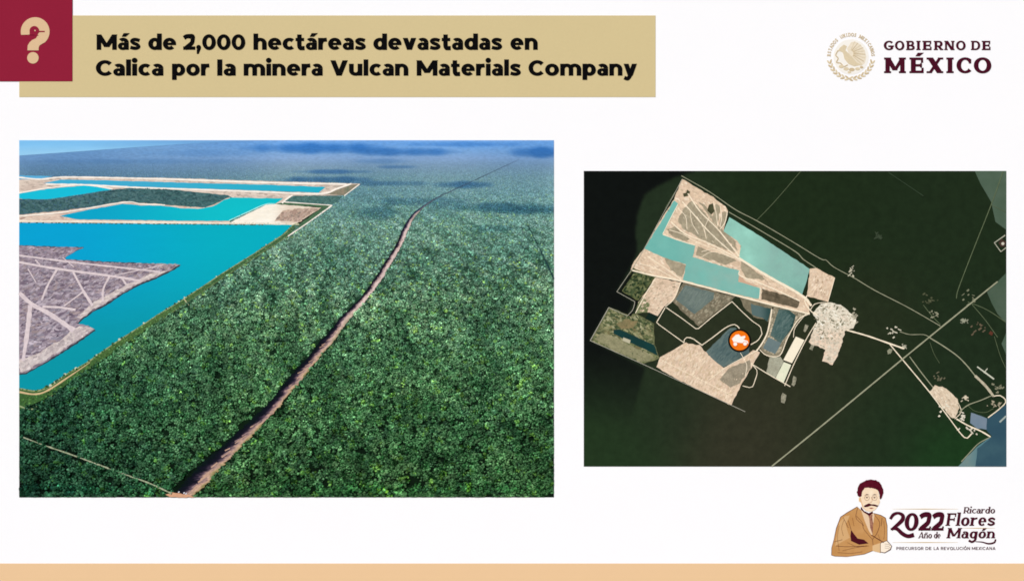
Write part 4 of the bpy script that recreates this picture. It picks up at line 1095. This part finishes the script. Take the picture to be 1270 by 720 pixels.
# worked-out ground between the tracks
for k, pts in enumerate(([(848, 258), (858, 248), (870, 260), (890, 283), (913, 313), (900, 309), (872, 298), (848, 284), (840, 274)], [(866, 250), (876, 256), (892, 280), (912, 299), (914, 312), (893, 286)], [(826, 284), (836, 281), (856, 296), (850, 299), (834, 293)],
                         [(888, 252), (894, 256), (890, 276), (884, 268)], [(896, 262), (902, 264), (897, 281), (892, 280)], [(822, 318), (851, 329), (846, 344), (832, 335)], [(865, 306), (905, 318), (913, 323), (900, 328), (880, 322), (863, 317)], [(920, 324), (940, 338), (950, 347), (925, 345), (919, 335)])):
    prism('worked_ground', rough(pts, .9, 3, 80 + k), .4, .8 + .004 * k, BRN, sa)
prism('worked_ground', rough([(945, 358), (985, 369), (992, 374), (988, 382), (944, 371)], .6, 3, 90), .4, .82, mat((126, 112, 90), rgb2=(80, 72, 56), scale=12, fine=.2), sa)
prism('worked_ground', rough([(870, 340), (900, 348), (944, 356), (925, 349), (919, 341)], .6, 3, 91), .4, .78, mat((206, 170, 142)), sa)
for k, pts in enumerate(([(847, 240), (851, 239), (852, 235), (856, 238), (853, 243), (848, 244)], [(879, 254), (884, 252), (886, 262), (882, 266), (877, 261)])):
    prism('scrub_plot', pts, .4, .9, mat((82, 84, 60), rgb2=(62, 60, 40), scale=12), sa)
r5 = random.Random(9)
for i in range(70):
    x, y = r5.uniform(1010, 1030), r5.uniform(342, 366)
    if x + (y - 342) * .25 > 1030: continue
    prism('spoil_heap', rough(stroke(np.array([(x, y), (x + r5.uniform(1, 3), y - r5.uniform(1, 2))]), .7)[0], .2, 9, i), .4, .76 + .02 * r5.random(), mat((172, 146, 116)), sa) if i < 26 else None

GR5 = [(206, 180, 150), (246, 226, 198), (190, 164, 138), (232, 206, 180), (224, 192, 168), (252, 238, 214)]
mottle('ground_texture', sa, K1, 5200, .3, .95, GR5, .705, 2.2, .55, .06, seed=21, soft=.55)
mottle('ground_texture', sa, [(1005, 334), (1013, 333.4), (1034, 345), (1026, 373), (1002, 366)], 700, .3, .8, GR5, .705, 2.4, -1.0, .06, seed=22)
mottle('ground_texture', sa, [(813, 345), (844, 351), (835, 370), (823, 379), (814, 390), (806, 386), (793, 387), (793, 374), (803, 360)], 900, .3, .9, GR5 + [(150, 136, 112)], .745, 1.8, -.4, .08, seed=23)
mottle('ground_texture', sa, [(819, 443), (850, 425.5), (867, 429), (876, 438), (897, 457), (914, 448), (934, 435), (941, 437), (933, 452), (922, 470), (917, 477), (906, 501), (860, 479), (830, 463), (815, 454)], 3600, .3, 1.0, GR5 + [(198, 174, 138)], .725, 2.4, -1.0, .06, seed=24)
OG = [(68, 82, 52), (100, 108, 70), (140, 138, 98), (168, 160, 120), (120, 108, 74), (52, 66, 42), (186, 180, 146)]
mottle('scrub_texture', sa, [(756, 382), (779, 391), (790, 390), (810, 401.5), (811, 427), (817, 443), (797, 450), (733, 422)], 2600, .4, 1.2, OG, .725, 1.8, .5, .1, seed=25, soft=.7)
mottle('scrub_texture', sa, [(786, 333), (812, 343.6), (792, 372), (772, 361)], 800, .4, 1.2, OG[:3] + [(40, 56, 34), (30, 46, 28)], .725, 1.6, -.5, .1, seed=26, soft=.75)
mottle('ground_texture', sa, [(848, 351), (911, 368.5), (903, 376), (866, 403), (835, 374)], 1300, .4, 1.0, [(110, 102, 84), (150, 138, 114), (172, 162, 140), (92, 90, 72), (196, 186, 160)], .745, 1.6, -.6, .08, seed=27)
mottle('ground_texture', sa, [(959, 381), (999, 388.5), (989, 398), (976, 419), (967, 439), (954, 442), (944, 432), (953, 410)], 900, .3, .9, [(170, 160, 136), (210, 196, 168), (132, 124, 102), (226, 210, 182)], .735, 1.8, -1.0, .08, seed=28)
mottle('ground_texture', sa, [(849, 258), (858, 249), (870, 261), (890, 284), (912, 313), (900, 308), (872, 297), (848, 283), (841, 274)], 900, .25, .7, [(150, 140, 116), (190, 178, 150), (168, 160, 138), (210, 198, 170), (126, 118, 98)], .82, 2.0, .8, .06, seed=29)
mottle('ground_texture', sa, [(1154, 485), (1159, 478), (1171, 481), (1181, 488), (1186, 495), (1188.5, 505), (1184, 517), (1178, 515)], 420, .3, .9, [(206, 184, 156), (250, 238, 216), (180, 160, 134), (230, 206, 180)], .785, 1.8, .9, .07, seed=30)
mottle('ground_texture', sa, [(1019, 378), (1031, 375.5), (1044, 380), (1055, 390), (1060, 398), (1047, 410), (1040, 434), (1033, 451), (1021, 446), (1024, 433), (1005, 424), (1009, 410), (1014, 400), (1010, 388)], 1100, .3, .9, [(250, 244, 226), (220, 208, 188), (196, 184, 162), (244, 222, 198), (156, 148, 126)], .745, 1.6, .5, .06, seed=31)
for k_, (poly_, cols_) in enumerate((([(905, 408), (911, 407.5), (928, 429), (927, 437), (914, 446), (898, 453), (887, 446), (878, 436)], [(92, 110, 108), (112, 130, 124), (76, 96, 98), (60, 82, 84)]),
                                     ([(851, 354), (885, 363.5), (884, 369), (870, 382), (861, 387), (851, 380), (840, 371)], [(112, 126, 116), (98, 112, 108), (124, 136, 128)]),
                                     ([(967, 385), (977, 386), (985, 392), (983, 403), (969, 423), (957, 415), (961, 400)], [(70, 96, 94), (96, 118, 112), (52, 80, 78), (120, 136, 130)]))):
    mottle('water_texture', sa, poly_, 500, .4, 1.1, cols_, .85, 5.0, -.9, .02, seed=40 + k_, soft=.4)
TRK = mat((250, 234, 206), fine=.06, fscale=30)
GRY = mat((160, 160, 132), fine=.08, fscale=25)
DIM = mat((100, 112, 82), fine=.12, fscale=25)
def tr(name, pts, wd, m, sm=True, jit=.15, z=.95):
    if pts[0] in ((825, 381), (826, 381), (908, 374), (934, 452)): sm = False
    line(name, pts, wd * .82, .3, z + r5.uniform(0, .14), m, sa, sm=sm, jit=jit, seed=int(pts[0][0] + pts[0][1]))
for pts, wd in ([((853, 240), (868, 262), (890, 284), (917, 318)), 1.6], [((846, 250), (857, 262), (880, 288), (914, 319)), 1.5], [((832, 275), (850, 290), (880, 302), (916, 321)), 1.7], [((916, 320), (950, 341), (994, 366), (1006, 379)), 3.6],
                [((784, 335), (812, 342), (846, 348.5), (914, 366.5), (958, 378), (1004, 389)), 2.4], [((803, 318), (826, 333), (845, 347)), 1.2], [((793, 327), (812, 332), (838, 346)), 1.0], [((840, 258), (850, 268), (852, 284)), .9], [((856, 262), (858, 276), (866, 290)), .8],
                [((864, 268), (872, 282), (876, 296)), .8], [((880, 268), (874, 283), (876, 296)), .7], [((885, 250), (888, 264), (890, 280)), 1.0], [((893, 256), (895, 268), (893, 281)), 1.0], [((902, 262), (899, 276), (893, 284)), 1.2],
                [((830, 285), (846, 290), (864, 300), (900, 314)), .9], [((870, 312), (886, 309), (905, 318)), .9], [((868, 320), (884, 312), (910, 320)), .8], [((822, 290.6), (842, 298), (862, 304)), 1.3], [((841, 253), (832, 270), (822, 290)), 1.2],
                [((943, 356), (942, 371)), 1.2], [((917, 336), (918, 342), (945, 352), (992, 373)), 1.6], [((813, 345), (802, 362), (788, 388)), 1.2], [((844, 350), (836, 370), (825, 380)), 1.2], [((825, 381), (814, 400), (848, 424.5)), 1.1],
                [((826, 381), (845, 394), (864.5, 408.5), (884, 392), (908, 373.5)), 1.1], [((848, 425), (850, 418.5), (858, 419), (864, 423), (871, 428)), 1.3], [((870, 428), (884, 418), (900, 406), (911, 402), (917, 407)), 1.3], [((908, 374), (920, 386), (933, 398), (943, 404.5), (945, 414), (940, 422), (931, 427)), 1.1],
                [((957, 383), (955, 397), (951, 414), (944, 427), (938, 435)), 2.0], [((1003, 389), (990, 396), (977, 418), (969, 438), (962, 442), (950, 440), (942, 433)), 1.3], [((1000, 388), (986, 406), (984, 418)), .9], [((1012, 400), (1000, 420), (985, 450), (973, 478)), 1.1],
                [((934, 452), (950, 462), (962, 469), (980, 479)), 1.2], [((933, 452), (939, 460), (936, 472), (932, 480), (921, 478)), 1.0], [((1001, 366), (998, 374), (1006, 386), (1014, 390)), 1.6], [((1005, 384), (1010, 377), (1020, 375), (1027, 376)), 1.0], [((1026.6, 374), (1035, 344.5)), 1.0], [((918, 437), (926, 452), (924, 466)), .8], [((940, 434), (905, 452), (880, 470)), .9], [((820, 446), (860, 466), (908, 490)), .7]):
    tr('quarry_track', pts, wd, TRK)
WHT = mat((176, 172, 156), fine=.1)
for pts, wd in ([((846, 222), (836, 241), (824, 262), (799, 308), (785, 332), (765, 361.5)), .7], [((765, 361.5), (787.7, 374), (785, 384), (778, 391.5), (755, 381)), .8], [((755, 381), (732, 422)), 1.0], [((732, 422), (797, 451), (862, 481), (924, 510)), .8], [((812, 238), (826, 256)), .0001]):
    if wd > .01: tr('boundary_line', pts, wd, WHT, sm=False)
prism('boundary_line', stroke(np.array([(837, 238), (825, 258), (830, 262)]), .6), .3, .96, DIM, sa)
for pts, wd, m in ([((845, 218), (880, 238), (912, 260), (938, 273.5), (980, 298), (1017, 320.5), (1024, 322), (1034, 331), (1060, 345), (1085, 360), (1126, 381), (1166, 404)), 1.0, GRY], [((904, 263), (945, 287), (986.5, 312), (995.5, 321), (1012, 332)), 1.1, GRY], [((938, 273.5), (956, 255), (972, 237), (993, 212.3)), .7, DIM],
                   [((957, 577.7), (1020, 526.7), (1116, 447.5), (1152, 418), (1190, 387), (1237, 349)), 1.9, GRY], [((1050, 409), (1075, 416), (1101, 425), (1121, 432)), 2.2, TRK], [((1102, 425), (1117, 443), (1152, 485), (1174, 514), (1196, 542), (1205, 537)), 1.5, TRK], [((1128, 442), (1142, 461), (1157, 480)), 1.3, GRY],
                   [((1152, 418), (1170, 429), (1187, 441), (1199, 453), (1209, 465.5)), 1.6, GRY], [((1209, 465.5), (1222, 478), (1232, 491)), 3.8, mat((206, 196, 170), rgb2=(170, 160, 136), scale=20)], [((1116, 411), (1128, 414.5), (1145, 414.5), (1152, 417.5)), .9, GRY],
                   [((1189, 511), (1200, 502), (1216, 496), (1231, 489.5)), 1.2, GRY], [((1200, 502), (1208, 509), (1222, 511), (1232, 506)), .6, DIM], [((1184, 519), (1192, 510), (1188, 499)), .9, TRK], [((1244, 212.3), (1229, 254), (1206, 312), (1188.4, 358), (1186, 370)), 1.0, DIM], [((1229, 254), (1247.6, 263)), .5, DIM],
                   [((1102, 214), (1145, 243)), .7, mat((62, 78, 58))], [((1205, 377), (1222, 397), (1237, 418)), .8, DIM], [((1200, 374), (1224, 384), (1247, 399)), .9, DIM], [((1153, 424), (1158, 438), (1165, 450)), .5, DIM], [((1145, 378), (1156, 392), (1166, 402)), .8, DIM], [((1232, 491), (1240, 490), (1247.5, 497), (1240, 506), (1225, 517.5)), 1.3, TRK],
                   [((1239.5, 523), (1247.6, 515.5)), 2.6, mat((166, 176, 168))], [((1186, 519), (1200, 527), (1216, 534), (1228, 541)), 2.0, TRK], [((1228.7, 541), (1214, 549), (1205, 558), (1192, 572)), 1.1, mat((156, 156, 130))], [((1211.7, 454.4), (1232.5, 469.7)), 2.1, mat((206, 206, 186))], [((1224.5, 456.5), (1220, 462)), 1.4, mat((190, 190, 170))], [((1233, 417), (1240, 440), (1247, 456)), .6, DIM]):
    tr('road', pts, wd, m, sm=len(pts) > 2)
prism('coastal_quarry', rough([(1153, 485.5), (1159, 477), (1171, 480), (1182, 488), (1187, 495), (1189.5, 505), (1184, 518.5), (1178, 516)], .8, 3, 100), .2, .78, mat((238, 220, 194), rgb2=(206, 184, 156), scale=14, fine=.15), sa)
for i in range(216):            # clearings, sheds and houses along the coast road
    cxs = [(1108, 411, 8, 9, (206, 200, 178)), (1158, 388, 7, 6, (150, 148, 124)), (1152, 372, 8, 8, (84, 88, 64)), (1196, 493, 4, 4, (212, 200, 174)), (1200, 533, 12, 6, (214, 206, 186)), (1164, 466, 6, 7, (110, 106, 84)), (1215, 408, 12, 8, (104, 92, 72)), (1205, 368, 10, 8, (128, 130, 104)),
           (1238, 478, 9, 9, (136, 134, 110)), (1234, 500, 7, 4, (166, 156, 132)), (1194, 518, 3, 4, (222, 214, 196)), (1196, 398, 5, 3, (150, 152, 130)), (1060, 392, 4, 8, (170, 164, 142)), (1104, 435, 3, 3, (146, 146, 122)), (1172, 502, 9, 10, (232, 222, 200)), (1056, 337, 3, 4, (196, 190, 166)), (1089, 292, 4, 4, (58, 70, 52)), (1122, 430, 5, 3, (176, 172, 150))][i % 18]
    a0, b0, ra, rb, col = cxs
    x, y = r5.gauss(a0, ra * .5), r5.gauss(b0, rb * .5)
    prism('clearing', shard(min(x, 1245), y, r5.uniform(.5, 2.6), r5.uniform(.4, 1.2), r5.choice((-.7, .85, -.7, .3)), r5), .3, .88 + .08 * r5.random(), mat(col, fine=.15), sa)
for pts in ([(1246.5, 291.5), (1233, 301), (1241, 312), (1247.5, 307)],):
    prism('compound_wall', stroke(np.array(pts), 1.2), .3, .95, mat((184, 182, 162)), sa)
    prism('compound_yard', [(1242, 296), (1247.6, 300), (1246, 306), (1241, 306), (1238, 301)], .3, .9, mat((70, 52, 44)), sa)
    prism('clearing', disc(1243.5, 302, 2, 8), .3, .98, mat((206, 200, 182)), sa)
prism('shed_roof', [(1228, 410), (1231.5, 412), (1230, 416), (1226, 413.5)], .3, .96, mat((96, 54, 40)), sa)

# ------------------------------------------------------------------ map marker on the satellite photograph
mk = thing('map_marker', 'round orange marker with black rim and white machine icon on the satellite photograph', 'marker', P(917, 436))
prism('rim', disc(917, 422, 14.2, 48), .5, 1.3, mat((18, 12, 10)), mk)
prism('face', disc(917, 422, 12.1, 48), .5, 1.5, mat((243, 118, 18)), mk)
WI = mat((253, 246, 238))
k5 = 1 / 4.8
def M5(*v): return [(860 + x * k5, 360 + y * k5) for x, y in v]
prism('icon_bed', M5((228, 288), (250, 264), (268, 260), (282, 274), (275, 290), (262, 300), (236, 300)), 1, 1.8, WI, mk)
prism('icon_cab', M5((270, 292), (282, 274), (306, 268), (308, 280), (296, 290), (322, 300), (326, 316), (270, 310), (236, 306), (236, 300)), 1, 1.84, WI, mk)
for x, y in ((248, 318), (306, 316)):
    prism('icon_wheel', disc(860 + x * k5, 360 + y * k5, 2.9, 20), 1, 1.95, mat((243, 118, 18)), mk)
    prism('icon_wheel', disc(860 + x * k5, 360 + y * k5, 2.3, 20), 1, 2.0, WI, mk)
